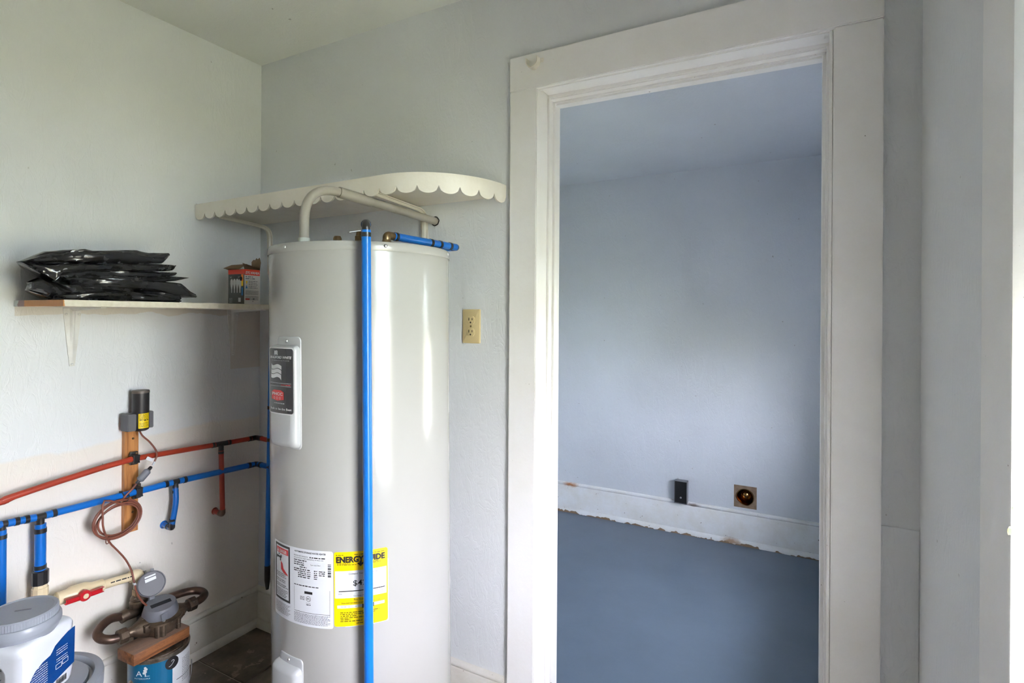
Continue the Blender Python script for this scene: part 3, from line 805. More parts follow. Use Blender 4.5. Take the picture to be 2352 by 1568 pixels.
# lower access cover
cover2 = access_cover(0.432, 0.155)

# rating label
a0, zA = RH.px(632.5, 1290)[0], RH.px(766, 1266)[1]; a1 = RH.px(765.5, 1350)[0]; zB = RH.px(766, 1444)[1]
rate = sheet('rating_label', RH, a0, a1, zB, zA, 0.006, M['white_lbl'], heater, 0.0005)
W, Hh = a1 - a0, zA - zB
A = lambda f: a0 + W * f
Z = lambda f: zB + Hh * f
aD0, aD1 = RH.px(635, 1350)[0], RH.px(667, 1350)[0]       # danger panel
zD0, zD1 = RH.px(667, 1386)[1], RH.px(667, 1257)[1]
p = Print(RH, 0.0009); p.frame(aD0, aD1, zD0, zD1, 0.006)
dW, dH = aD1 - aD0, zD1 - zD0
# faucet and splash pictogram
fx, fz = aD0 + dW * 0.3, zD0 + dH * 0.755
p.rect(fx - dW * 0.14, fx + dW * 0.14, fz - dH * 0.012, fz + dH * 0.022); p.disc(fx - dW * 0.15, fz, dH * 0.030, 12, sx=0.8); p.disc(fx + dW * 0.14, fz + dH * 0.02, dH * 0.030, 12, sx=0.8)
p.rect(fx + dW * 0.06, fx + dW * 0.14, fz - dH * 0.06, fz); p.disc(fx, fz + dH * 0.055, dH * 0.018, 10)
rr = random.Random(4)
for k in range(15):
    if k in (3, 6, 9): continue
    p.fine(aD0 + dW * 0.10, aD0 + dW * rr.uniform(0.7, 0.9), zD0 + dH * (0.47 - k * 0.029), dH * 0.013, 40 + k)
# main text
ax0 = RH.px(676, 1300)[0]; aw = a1 - ax0
X = lambda f: ax0 + aw * f
t1 = RH.px(720, 1265)[1]
p.text('AUTOMATIC STORAGE WATER HEATER', X(0.02), X(0.84), zA - Hh * 0.052, Hh * 0.022, bold=0.02)
lines = [('BRADFORD WHITE CORPORATION', 0.0, 0.40), ('200 LAFAYETTE STREET MIDDLEVILLE MI 49333 USA', 0.0, 0.78), ('Model No.', 0.0, 0.36), ('Serial No.', 0.0, 0.30), ('Max. Cap.', 0.0, 0.3)]
for k, (tx, f0, f1) in enumerate(lines):
    z = zA - Hh * (0.105 + 0.028 * k)
    if k < 2: p.text(tx, X(f0), X(f1), z, Hh * 0.016)
    else: p.fine(X(f0), X(f1), z, Hh * 0.014, 60 + k)
p.fine(X(0.44), X(0.82), zA - Hh * 0.105, Hh * 0.014, 55); p.fine(X(0.17), X(0.36), zA - Hh * 0.245, Hh * 0.014, 77)
p.text('Type: ELECTRIC', X(0.46), X(0.71), zA - Hh * 0.20, Hh * 0.015)
for k in range(5):
    for f0, f1 in ((0.0 if k < 2 else 0.12, 0.35), (0.38, 0.46), (0.55, 0.63)) + (((0.67, 0.82),) if k < 3 else ()):
        p.fine(X(f0), X(f1), zA - Hh * (0.275 + 0.025 * k), Hh * 0.014, 80 + k * 4 + int(f0 * 10))
p.fine(X(0.0), X(0.66), zA - Hh * 0.485, Hh * 0.014, 99)
rr = random.Random(11); z = zA - Hh * 0.17
while z > zA - Hh * 0.325:
    q = rr.choice((0.002, 0.003, 0.006)) ; p.rect(X(0.88), X(0.955), z - q * 0.55, z, 2); z -= q * 0.55 + rr.choice((0.001, 0.002))
p.rect(X(0.0), X(0.006), zB + Hh * 0.19, zA - Hh * 0.505); p.rect(X(0.92), X(0.926), zB + Hh * 0.16, zA - Hh * 0.51); p.rect(X(0.0), X(0.926), zB + Hh * 0.175, zB + Hh * 0.180)
p._add([(X(x), zA - Hh * y) for x, y in ((0.30, 0.545), (0.51, 0.545), (0.51, 0.578), (0.30, 0.578))], [(0, 1, 2, 3)])
ex, ez = X(0.405), zA - Hh * 0.640
p.disc(ex, ez, Hh * 0.036, 24, ring=Hh * 0.005); p.text('ETL', ex - Hh * 0.023, ex + Hh * 0.023, ez - Hh * 0.013, Hh * 0.026, bold=0.03)
p.text('Intertek', X(0.345), X(0.46), ez - Hh * 0.062, Hh * 0.014); p.fine(X(0.35), X(0.46), ez - Hh * 0.083, Hh * 0.012, 5)
for k in range(3): p.fine(X(0.18), X(0.30), ez + Hh * (0.015 - 0.018 * k), Hh * 0.009, 15 + k)
p.build('lettering', M['ink'], rate)
p = Print(RH, 0.0009)
for k in range(8): p.fine(X(-0.01), X(0.93 - 0.06 * (k % 3 == 1)), zB + Hh * (0.150 - 0.0165 * k), Hh * 0.009, 120 + k)
for k in range(9): p.fine(aD0, aD1 - dW * 0.06 * (k % 3), zB + Hh * (0.185 - 0.0165 * k), Hh * 0.009, 140 + k)
p.build('fine_print', M['ink_grey'], rate)
p = Print(RH, 0.0010); p.rect(aD0 + 0.009, aD1 - 0.007, zD1 - dH * 0.165, zD1 - dH * 0.065)
sp = [(0.42, 0.70), (0.55, 0.66), (0.60, 0.58), (0.85, 0.50), (0.88, 0.47), (0.62, 0.50), (0.44, 0.55)]
p.poly([(aD0 + dW * x, zD0 + dH * y) for x, y in sp])
p.build('danger_heading', M['ink_red'], rate)
p = Print(RH, 0.0014); p.text('DANGER', aD0 + dW * 0.36, aD1 - dW * 0.18, zD1 - dH * 0.148, dH * 0.062, bold=0.02)
p.poly([(aD0 + dW * 0.17, zD1 - dH * 0.148), (aD0 + dW * 0.31, zD1 - dH * 0.148), (aD0 + dW * 0.24, zD1 - dH * 0.08)])
p.build('danger_lettering', M['ink_white'], rate)

# energy label
b0, b1 = RH.px(767.5, 1350)[0], RH.px(890.5, 1340)[0]; zE1 = (RH.px(767, 1267)[1] + RH.px(889, 1256)[1]) / 2; zE0 = (RH.px(768, 1437)[1] + RH.px(890, 1424)[1]) / 2
sheet('energy_label_backing', RH, b0 + (b1 - b0) * 0.20, b1 + 0.0022, zE0 - 0.0015, zE1 - 0.03, 0.002, M['white_lbl'], heater, 0.0003)
en = sheet('energy_label', RH, b0, b1, zE0, zE1, 0.006, M['yellow_lbl'], heater, 0.0006)
EW, EH = b1 - b0, zE1 - zE0
B = lambda f: b0 + EW * f
E = lambda f: zE0 + EH * f
p = Print(RH, 0.0010); p.rect(B(0.02), B(0.975), E(0.38), E(0.745)); p.rect(B(0.06), B(0.935), E(0.245), E(0.285)); p.build('white_panel', M['ink_white'], en)
p = Print(RH, 0.0019)
p.text('ENERGYGUIDE', B(0.045), B(0.945), E(0.862), EH * 0.078, bold=0.05)
p.rect(B(0.475), B(0.515), E(0.83), E(0.87)); p.poly([(B(0.43), E(0.842)), (B(0.495), E(0.797)), (B(0.56), E(0.842)), (B(0.53), E(0.852)), (B(0.495), E(0.83)), (B(0.46), E(0.852))])
p.text('Estimated Yearly Energy Cost', B(0.28), B(0.80), E(0.695), EH * 0.026)
p.text('$422', B(0.355), B(0.69), E(0.545), EH * 0.075, bold=0.012)
p.rect(B(0.09), B(0.945), E(0.468), E(0.480)); p.rect(B(0.09), B(0.092), E(0.468), E(0.515)); p.rect(B(0.943), B(0.945), E(0.468), E(0.515))
p.text('$120', B(0.085), B(0.15), E(0.432), EH * 0.016); p.text('$423', B(0.88), B(0.945), E(0.432), EH * 0.016)
p.text('Cost Range of Similar Models', B(0.36), B(0.74), E(0.400), EH * 0.017)
p.text('First Hour Rating', B(0.37), B(0.66), E(0.347), EH * 0.026); p.text('(How much hot water you get in the first hour of use)', B(0.14), B(0.86), E(0.306), EH * 0.022)
p.rect(B(0.52), B(0.735), E(0.232), E(0.288)); p.text('Very Small', B(0.13), B(0.225), E(0.260), EH * 0.014); p.text('Low', B(0.39), B(0.425), E(0.260), EH * 0.014); p.text('High', B(0.82), B(0.86), E(0.260), EH * 0.014)
p.rect(B(0.275), B(0.278), E(0.245), E(0.285))
p.build('lettering', M['ink'], en)
p = Print(RH, 0.0012)
p.fine(B(0.04), B(0.18), E(0.955), EH * 0.011, 1); p.fine(B(0.38), B(0.94), E(0.955), EH * 0.011, 2)
p.fine(B(0.06), B(0.30), E(0.838), EH * 0.011, 3); p.fine(B(0.06), B(0.43), E(0.822), EH * 0.011, 4); p.fine(B(0.70), B(0.83), E(0.838), EH * 0.011, 5); p.fine(B(0.72), B(0.88), E(0.822), EH * 0.011, 6)
for k in range(6): p.fine(B(0.115 if k not in (2, 4) else 0.12), B((0.84, 0.78, 0.42, 0.66, 0.30, 0.52)[k]), E(0.180 - 0.0235 * k), EH * 0.014, 30 + k)
p.fine(B(0.41), B(0.72), E(0.030), EH * 0.013, 50)
p.build('fine_print', M['ink_olive'], en)

# ------------------------------------------------------------------ pipe pieces
def pipe_run(parent, name, pts, r, m, seg=14):
    bm = NB(); tube(bm, pts, r, seg); return obj(name, bm, m, parent, smooth=50)
def ring_at(parent, p, d, r, ln=0.012, m=None, name='crimp_ring'):
    p, d = V(p), V(d).normalized(); bm = NB(); tube(bm, [p - d * ln / 2, p + d * ln / 2], r * 1.10, 16)
    bmesh.ops.bevel(bm, geom=[e for e in bm.edges if len(e.link_faces) == 2 and e.calc_face_angle() > 1.0], offset=r * 0.05, segments=1, affect='EDGES')
    return obj(name, bm, m or M['blk_fit'], parent, smooth=50)
def tee(parent, c, da, db, dc, r, L=0.022, m=None):
    c = V(c); bm = NB(); da, db, dc = V(da).normalized(), V(db).normalized(), V(dc).normalized()
    tube(bm, [c + da * L, c + da * (L - 0.006), c, c + db * (L - 0.006), c + db * L], [r * 0.98, r * 0.92, r * 0.95, r * 0.92, r * 0.98], 14)
    tube(bm, [c, c + dc * (L - 0.006), c + dc * L], [r * 0.95, r * 0.92, r * 0.98], 14)
    return obj('tee_fitting', bm, m or M['blk_fit'], parent, smooth=50)
def elbow(parent, c, da, db, r, L=0.024, m=None, name='elbow_fitting'):
    c = V(c); da, db = V(da).normalized(), V(db).normalized(); bm = NB()
    tube(bm, round_path([c + da * L, c, c + db * L], L * 0.8, 6), r, 14)
    return obj(name, bm, m or M['blk_fit'], parent, smooth=50)

# ------------------------------------------------------------------ things on top of and around the heater
# grey conduit from the heater's top into the wall
c0 = V((-1.266, 1.074, ZT - 0.003))
cend = ony(1000, 508, YB); cend = V((cend.x, YB + 0.004, cend.z))
cmid = atd(781, 442, 1.637)
cond = thing('conduit', c0, 'grey conduit arching from the heater top into the wall', 'conduit')
dirh = (cend - cmid); dh = V((dirh.x, dirh.y, 0)).normalized()
corner = V((c0.x, c0.y, cmid.z + 0.004))
arc = round_path([c0 + UP * 0.008, corner, cmid], 0.13, 14, 0.92)
bm = NB(); tube(bm, arc, 0.0134, 18); obj('bent_pipe', bm, M['conduit'], cond, smooth=50)
e = (cend - cmid).normalized()
bm = NB(); tube(bm, [cmid - e * 0.004, cmid + e * 0.105, cmid + e * 0.115], [0.0166, 0.0164, 0.0140], 18); obj('coupling', bm, M['conduit'], cond, smooth=30)
bm = NB(); tube(bm, [cmid + e * 0.10, cend], 0.0134, 18); obj('straight_pipe', bm, M['conduit'], cond, smooth=50)
bm = NB(); tube(bm, [c0 - UP * 0.0, c0 + UP * 0.028], 0.0162, 18); tube(bm, [c0 - UP * 0.001, c0 + UP * 0.004], 0.026, 20); obj('base_collar', bm, mat('pale_collar_plastic', rgb(196, 200, 192), 0.4), cond, smooth=40)
bm = NB(); wr = []
for k in range(18):
    a = 2 * PI * k / 18; wr.append(V((cend.x + 0.0155 * math.cos(a) * rnd.uniform(.93, 1.08), YB - 0.001, cend.z + 0.0155 * math.sin(a) * rnd.uniform(.93, 1.1))))
tube(bm, wr + [wr[0]], 0.0016, 5); obj('wall_gap', bm, M['slot'], cond)

# pressure relief valve of the heater (brass, with a steel lever)
HI = HM.inverted()
def HL(p): return HI @ V(p)
pv = HL(atd(826, 545, 1.56)); pv = V((pv.x, pv.y, ZT))
bm = NB(); obox(bm, pv + V((0, 0, 0.016)), (1, 0, 0), (0, 1, 0), (0, 0, 1), 0.013, 0.013, 0.017, 0.003); lathe(bm, [(0.011, 0.03), (0.009, 0.045), (0, 0.046)], Matrix.Translation(pv), 14)
rv = obj('relief_valve', bm, M['brass'], heater, smooth=40)
bm = NB(); lv = pv + V((-0.006, 0, 0.047)); obox(bm, lv, (1, 0.3, 0.22), (-0.3, 1, 0), (-0.2, 0, 1), 0.026, 0.007, 0.0012, 0.0008); obj('lever', bm, M['steel'], rv)
bm = NB(); lathe(bm, [(0.012, 0), (0.012, 0.006), (0.009, 0.012), (0, 0.013)], Matrix.Translation(HL(atd(775, 547, 1.58)) * 1.0 - V((0, 0, 0.006))), 16); obj('top_nipple', bm, M['brass'], heater, smooth=40)

# long blue pipe down the front
dtop = HL(atd(841, 527, 1.375))
dfx, dfy = dtop.x, -(R + 0.036)
dz = HL(atd(840.5, 524, 1.372)).z
disc = local_thing('discharge_pipe', hbase, HM.to_euler('XYZ'), 'long blue pipe running down the front of the water heater', 'pipe')
pr = 0.0118
pipe_run(disc, 'pipe_section', [(dfx, dfy, 0.16), (dfx, dfy, dz - 0.004)], pr, M['blue_pipe'], 18)
elbow(disc, (dfx, dfy, dz + 0.013), (0, 0, -1), (0, 1, 0), pr * 0.90, 0.020)
ring_at(disc, (dfx, dfy, dz - 0.016), (0, 0, 1), pr, 0.011)
bm = NB(); tube(bm, [(dfx, dfy, dz - 0.008), (dfx, dfy, dz - 0.004)], pr * 1.03, 18); obj('blue_rim', bm, M['blue_pipe'], disc, smooth=50)
d2 = (dfx, dfy + 0.018, dz + 0.013)
ring_at(disc, (dfx, dfy + 0.022, dz + 0.013), (0, 1, 0), pr, 0.008)
pipe_run(disc, 'pipe_section', round_path([d2, (dfx, pv.y - 0.02, dz + 0.013), (dfx, pv.y - 0.004, ZT + 0.012), (pv.x + 0.02, pv.y, ZT + 0.012), (pv.x + 0.008, pv.y, ZT + 0.012)], 0.018, 5), pr, M['blue_pipe'], 14)

# outlet pipe with brass elbow, from the top towards the wall
ob = atd(888, 552, 1.53); bp_ = V((ob.x, ob.y, 1.545))
oc = atd(889, 540, 1.53); oe = V((-1.020, 1.475, oc.z - 0.001))
outp = thing('outlet_pipe', bp_, 'short blue pipe with brass elbow on the heater top', 'pipe')
od = (oe - oc).normalized()
bm = NB(); lathe(bm, [(0.0135, 0), (0.0155, 0.002), (0.0155, 0.014), (0.0125, 0.017), (0.0115, 0.022)], Matrix.Translation(bp_), 20); tube(bm, round_path([bp_ + UP * 0.018, V((bp_.x, bp_.y, oc.z)), oc + od * 0.030], 0.014, 6), 0.0112, 16); obj('brass_elbow', bm, M['brass'], outp, smooth=45)
pipe_run(outp, 'pipe_section', [oc + od * 0.024, oe], 0.0115, M['blue_pipe'], 16)
for q in (0.034,): ring_at(outp, oc + od * q, od, 0.0115, 0.009)
L_ = (oe - oc).length
for q in (0.60, 0.74, 0.90): ring_at(outp, oc + od * (L_ * q), od, 0.0115, 0.010)
oz = oe + od * 0.006
elbow(outp, oz, -od, (-1, 0, 0), 0.0112, 0.018)
pipe_run(outp, 'pipe_section', round_path([oz - V((0.012, 0, 0)), (-1.966, oz.y + 0.030, oz.z), (-1.992, oz.y + 0.030, 0.30)], 0.03, 5), 0.0112, M['blue_pipe'], 12)
tail = V((-1.992, oz.y + 0.030, 0)); lean_ = lambda z: V((0.026 * (z - 0.30) / (oz.z - 0.30), 0, z))
for zz in (1.535, 0.965, 0.83): ring_at(outp, tail + lean_(zz), UP, 0.0112, 0.014)
pipe_run(outp, 'pipe_tip', [tail + UP * 0.30, tail + UP * 0.24, tail + UP * 0.20], [0.0118, 0.0118, 0.006], M['blk_fit'], 12)

# ------------------------------------------------------------------ scalloped corner shelf
ZS0, ZS1 = 1.722, 1.784
def shelf_curve(n=200):
    pts = [V((XL + 0.001, 1.277, 0))]; xe = -1.135
    pts.append(V((xe, 1.270, 0)))
    k = 24
    for i in range(1, k + 1):
        a = PI / 2 * i / k; pts.append(V((xe + 0.252 * math.sin(a), 1.556 - 0.286 * math.cos(a), 0)))
    return pts
cv = shelf_curve()
acc = [0.0]
for a, b in zip(cv, cv[1:]): acc.append(acc[-1] + (b - a).length)
TL = acc[-1]
def cpos(s_):
    s_ = min(max(s_, 0), TL)
    for i in range(len(acc) - 1):
        if s_ <= acc[i + 1] + 1e-9:
            t = (s_ - acc[i]) / (acc[i + 1] - acc[i]); p = cv[i].lerp(cv[i + 1], t); d = (cv[i + 1] - cv[i]).normalized()
            return p, V((d.y, -d.x, 0))
shelf = thing('scalloped_shelf', (-1.6, 1.45, ZS0), 'cream corner shelf with scalloped edge on the wall above the heater', 'shelf')
bm = NB()                                    # board
bt = [bm.verts.new(V((p.x, p.y, ZS1 - 0.018)) - cpos(a)[1] * 0.0) for p, a in zip(cv, acc)] + [bm.verts.new(V((XL + 0.001, YB, ZS1 - 0.018)))]
g = bmesh.ops.extrude_face_region(bm, geom=[bm.faces.new(bt)])
for v in g['geom']:
    if isinstance(v, bmesh.types.BMVert): v.co.z = ZS1 - 0.0005
# underside of the board lies low behind the fascia
for v in bm.verts:
    if v.co.z < ZS1 - 0.01: v.co.z = 1.748
obj('board', bm, M['shelf'], shelf, smooth=30)
NSC = 22; sw = TL / NSC; bm = NB(); th = 0.006; prev = None
for i in range(NSC):
    K = 10
    for k in range(K + (1 if i == NSC - 1 else 0)):
        f = k / K; s_ = (i + f) * sw
        zb_ = ZS0 + 0.024 * (1 - math.sqrt(max(0.0, 1 - (2 * f - 1) ** 2)))
        p, n = cpos(s_)
        cur = [bm.verts.new(V((p.x, p.y, z)) + n * o) for o, z in ((0.0, zb_), (th, zb_), (th, ZS1), (0.0, ZS1))]
        if prev:
            for q in range(4): bm.faces.new((prev[q], prev[(q + 1) % 4], cur[(q + 1) % 4], cur[q]))
        else: bm.faces.new(cur)
        prev = cur
bm.faces.new(prev[::-1]); obj('scalloped_fascia', bm, M['shelf'], shelf, smooth=35)
def bent_bracket(x, zt_, depth, drop, parent, w0=0.016):
    """pressed steel bracket under the shelf: arm, rounded bend, leg on the wall"""
    bm = NB(); path = round_path([(x, YB - depth, zt_ - 0.006), (x, YB - 0.008, zt_ - 0.020), (x, YB - 0.006, zt_ - drop)], 0.045, 7)
    for i in range(len(path) - 1): pass
    prev = None
    for i, p in enumerate(path):
        t = (path[min(i + 1, len(path) - 1)] - path[max(i - 1, 0)]).normalized(); nrm = V((1, 0, 0)).cross(t).normalized()
        if nrm.z > 0 or nrm.y > 0: pass
        hh = 0.009
        prof = [(-w0, -0.001), (-w0, 0.002), (-w0 * 0.55, 0.002), (-w0 * 0.3, hh), (w0 * 0.3, hh), (w0 * 0.55, 0.002), (w0, 0.002), (w0, -0.001)]
        side = V((0, -t.z, t.y)); side = side if side.dot(V((0, -1, -1))) > 0 else -side
        cur = [bm.verts.new(p + V((1, 0, 0)) * a + side * b) for a, b in prof]
        if prev:
            for q in range(8): bm.faces.new((prev[q], prev[(q + 1) % 8], cur[(q + 1) % 8], cur[q]))
        else: bm.faces.new(cur)
        prev = cur
    bm.faces.new(prev[::-1]); return obj('bracket', bm, M['shelf'], parent, smooth=35)
bent_bracket(-2.047, 1.748, 0.235, 0.22, shelf); bent_bracket(-1.212, 1.748, 0.26, 0.22, shelf)

# ------------------------------------------------------------------ plain shelf on the left wall
XF = -1.805; ZP = 1.392
wsh = thing('wall_shelf', (-2.0, 1.1, ZP - 0.018), 'narrow cream wall shelf with a bare brown wood end', 'shelf')
y0 = 0.719
bm = NB(); box(bm, XL + 0.0005, XF, y0, YB - 0.001, ZP - 0.0185, ZP, 0.0015); obj('board', bm, M['shelf_edge'], wsh)
def pressed_bracket(yc, parent):
    bm = NB(); dr = 0.192; ar = 0.20; zt_ = ZP - 0.0187; x0 = XL + 0.0005
    # leg plate tapering downwards and arm plate tapering outwards
    for face in (0, 1):
        L = dr if face == 0 else ar
        def P(a, b, c):   # a across (y), b along, c proud
            return V((x0 + c, yc + a, zt_ - b)) if face == 0 else V((x0 + b, yc + a, zt_ - c))
        secs = []
        for f in (0, 0.12, 0.3, 0.6, 0.9, 1.0):
            wd = 0.019 * (1 - f) ** 0.9 + 0.007; rb = 0.006 * (1 - 0.5 * f); hh = 0.012 * (1 - f * 0.75) if f < 1 else 0.002
            prof = [(-wd, 0), (-wd, 0.0030), (-rb * 1.4, 0.0032), (-rb * 0.6, hh), (rb * 0.6, hh), (rb * 1.4, 0.0032), (wd, 0.0030), (wd, 0)]
            secs.append([bm.verts.new(P(a, f * L, c)) for a, c in prof])
        for A_, B_ in zip(secs, secs[1:]):
            for q in range(8): bm.faces.new((A_[q], A_[(q + 1) % 8], B_[(q + 1) % 8], B_[q]))
        bm.faces.new(secs[0]); bm.faces.new(secs[-1][::-1])
    b = obj('bracket', bm, M['bracket'], parent, smooth=35)
    for dy, dz_ in ((-0.017, 0.022), (0.019, 0.022), (0.0, dr - 0.006)):
        bm = NB(); screw(bm, (x0 + 0.002, yc + dy, zt_ - dz_), (1, 0, 0), 0.0042); obj('screw', bm, M['bracket'], b, smooth=60)
pressed_bracket(onx(165, 760, XL).y, wsh); pressed_bracket(onx(534, 760, XL).y, wsh)

# folded black plastic sheeting on the shelf
bags = thing('folded_plastic_sheeting', (-2.0, 0.92, ZP), 'stack of folded shiny black plastic bags lying on the wall shelf', 'plastic bags')
XB = -1.90
def YY(u): return onx(u, 640, XB).y
def ZZ(u, v): return onx(u, v, XB).z
def fold(name, top, bot, x0, x1, seed, lip=0.0, amp=0.004):
    """one folded layer: top and bottom edge as photo-pixel polylines; rounded front, wrinkled"""
    n = 120; bm = NB(); u0, u1 = top[0][0], top[-1][0]
    def at(poly, u):
        for (a, b), (c, d) in zip(poly, poly[1:]):
            if u <= c: return b + (d - b) * (u - a) / (c - a)
        return poly[-1][1]
    secs = []; m_ = 16
    for i in range(n + 1):
        u = u0 + (u1 - u0) * i / n; y = YY(u); zt_, zb_ = ZZ(u, at(top, u)), ZZ(u, at(bot, u)); zb_ = max(zb_, ZP + 0.0008)
        zt_ = max(zt_, zb_ + 0.002)
        zc, hz = (zt_ + zb_) / 2, (zt_ - zb_) / 2; ring = []
        for k in range(m_):
            a = -PI / 2 + PI * k / (m_ - 1)
            ca, sa = math.cos(a), math.sin(a)
            q = V((x1 + lip * math.sin(y * 31 + seed) - 0.025 + 0.025 * (abs(ca) ** 0.6), y, zc + hz * (abs(sa) ** 0.75) * (1 if sa > 0 else -1)))
            w1 = mnoise.noise(V((k * 0.13 + seed * 3.1, y * 13 + k * 0.06, seed)))
            w2 = abs(mnoise.noise(V((k * 0.42 + seed, y * 7 + k * 0.2, seed * 7.7))))
            w3 = abs(mnoise.noise(V((k * 0.2 - seed, y * 34 - k * 0.5, seed * 2.3))))
            q.x += amp * 2.4 * w1 - amp * 2.6 * w2 - amp * 0.9 * w3; q.z += amp * 0.55 * w2 * (1 if k < m_ / 2 else -1)
            if i == 0 or i == n: q.x -= 0.004
            ring.append(bm.verts.new(q))
        yb = y + 0.072 * (1 - i / n) ** 1.5
        ring.append(bm.verts.new(V((x0, yb, zt_ - hz * 0.15)))); ring.append(bm.verts.new(V((x0, yb, zb_ + hz * 0.1))))
        secs.append(ring)
    k = len(secs[0])
    for A_, B_ in zip(secs, secs[1:]):
        for q in range(k): bm.faces.new((A_[q], A_[(q + 1) % k], B_[(q + 1) % k], B_[q]))
    bm.faces.new(secs[0]); bm.faces.new(secs[-1][::-1])
    for v in bm.verts: v.co.z = max(v.co.z, ZP + 0.0006)
    return obj(name, bm, M['bag'], bags, smooth=60)
xb0 = XL + 0.012
fold('fold', [(47, 600), (108, 576), (196, 570), (212, 574), (318, 573), (345, 580), (386, 580), (388, 584)], [(47, 601), (100, 604), (140, 603), (330, 605), (375, 605), (388, 590)], xb0, XB + 0.006, 1, 0.004)
fold('fold', [(47, 601), (112, 606), (150, 604), (300, 604), (396, 607), (403, 609)], [(47, 603), (100, 630), (128, 646), (142, 630), (260, 622), (320, 624), (398, 622), (403, 610)], xb0, XB + 0.012, 2, 0.004)
fold('fold', [(130, 628), (165, 619), (230, 617), (300, 622), (380, 624), (408, 624)], [(130, 636), (160, 640), (240, 640), (330, 640), (400, 634), (408, 632)], xb0, XB + 0.004, 3, 0.005)
fold('fold', [(145, 638), (180, 632), (260, 632), (340, 632), (400, 634), (430, 637)], [(145, 642), (180, 648), (260, 652), (340, 652), (405, 645), (430, 639)], xb0, XB + 0.014, 4, 0.005)
fold('fold', [(160, 646), (220, 638), (280, 642), (360, 644), (412, 650), (432, 668), (448, 676)], [(160, 655), (220, 660), (280, 664), (350, 668), (400, 682), (432, 684), (448, 684)], xb0, XB + 0.020, 5, 0.004)
fold('fold', [(64, 646), (92, 636), (128, 644), (150, 652), (220, 652), (300, 662), (360, 668), (412, 676)], [(64, 668), (110, 684), (180, 684), (260, 684), (330, 692), (405, 695), (412, 690)], xb0, XB + 0.016, 6, 0.006, 0.007)
fold('fold', [(118, 676), (180, 672), (260, 666), (330, 672), (380, 680), (408, 688)], [(118, 690), (180, 692), (260, 694), (330, 696), (380, 698), (408, 698)], xb0, XB + 0.030, 7, 0.004, 0.006)

# ------------------------------------------------------------------ carton of light bulbs
bx1, by0 = -1.895, onx(561, 690, -1.895).y
bdx, bdy, bh = 0.098, 0.066, 0.135
carton = thing('bulb_carton', (bx1 - bdx / 2, by0 + bdy / 2, ZP), 'torn open red grey and white light bulb carton on the wall shelf', 'carton')
bm = NB(); box(bm, bx1 - bdx, bx1, by0, by0 + bdy, ZP + 0.0005, ZP + bh)
bm.faces.ensure_lookup_table()
bmesh.ops.delete(bm, geom=[f for f in bm.faces if f.normal.z > 0.9], context='FACES')
body = obj('box_walls', bm, M['box_grey'], carton)
FR = Flat((bx1, by0, ZP), (0, 1, 0), (0, 0, 1)); FL = Flat((bx1 - bdx, by0, ZP), (1, 0, 0), (0, 0, 1))
p = Print(FR, 0.0004); p.rect(0, bdy, 0.0005, bh - 0.022); p.build('white_side', M['box_white'], body)
p = Print(FR, 0.0004); p.rect(0, bdy, bh - 0.022, bh); p.build('red_band', M['box_red'], body)
p = Print(FL, 0.0004); p.rect(0, bdx, bh - 0.018, bh); p.build('red_band', M['box_red'], body)
p = Print(FR, 0.0008); p.text('SYLVANIA', 0.004, bdy - 0.002, bh - 0.0175, 0.0105, bold=0.03, shear=0.15); p.build('lettering', M['ink_white'], body)
p = Print(FR, 0.0008)
p.fine(0.004, 0.036, bh - 0.030, 0.004, 1); p.fine(0.004, 0.044, bh - 0.037, 0.004, 2)
for k in range(5): p.fine(0.018, 0.056 - 0.004 * (k % 2), bh - 0.046 - 0.0065 * k, 0.0025, 10 + k)
for k in range(12): p.fine(0.004, 0.060, bh - 0.083 - 0.0028 * k - (0.004 if k > 5 else 0), 0.0015, 20 + k)
p.rect(0.036, 0.043, 0.018, 0.025); p.disc(0.036, 0.0125, 0.002, 8); p.build('fine_print', M['ink_grey'], body)
p = Print(FR, 0.0008); p.rect(0.004, 0.022, 0.018, 0.0235); p.build('red_tab', M['box_red'], body)
p = Print(FR, 0.0008); p.poly([(0.005, bh - 0.045), (0.013, bh - 0.045), (0.009, bh - 0.06)]); p.build('warm_light_mark', M['yellow'], body)
p = Print(FR, 0.0008); p.poly([(0.005, bh - 0.073), (0.013, bh - 0.073), (0.009, bh - 0.06)]); p.build('cool_light_mark', M['skyblue'], body)
p = Print(FL, 0.0008)
for k in range(4):
    cx_ = 0.022 + 0.017 * k; b0_ = 0.045
    out = [(-0.003, 0), (0.003, 0), (0.0035, 0.012), (0.010, 0.032), (0.0095, 0.043), (0.004, 0.049), (-0.004, 0.049), (-0.0095, 0.043), (-0.010, 0.032), (-0.0035, 0.012)]
    p._add([(cx_ + x * (1 if k == 3 else 0.8), b0_ + y * 1.1) for x, y in out], [tuple(range(10))])
p.text('60', 0.012, 0.022, bh - 0.032, 0.006); p.text('LED', 0.060, 0.076, bh - 0.032, 0.006)
p.rect(0.063, 0.078, 0.010, 0.026)
for k in range(4): p.fine(0.008, 0.026, 0.008 + 0.005 * k, 0.002, k)
p.build('bulb_picture', M['ink_silver'], body)
p = Print(FL, 0.0009); p.rect(0.080, 0.093, bh - 0.045, bh - 0.019); p.build('colour_strip', M['orange'], body)
p = Print(FL, 0.0009); p.rect(0.081, 0.092, bh - 0.064, bh - 0.045); p.build('colour_strip', M['yellow'], body)
p = Print(FL, 0.0009); p.rect(0.082, 0.091, bh - 0.100, bh - 0.070); p.build('colour_strip', M['skyblue'], body)
p = Print(FL, 0.0012); p.disc(0.079, 0.099, 0.0085, 14); p.build('dark_seal', M['ink'], body)
def flap(name, pts, m):
    bm = NB(); f = bm.faces.new([bm.verts.new(V(q)) for q in pts]); g = bmesh.ops.solidify(bm, geom=[f], thickness=0.0012); return obj(name, bm, m, body)
zt_ = ZP + bh
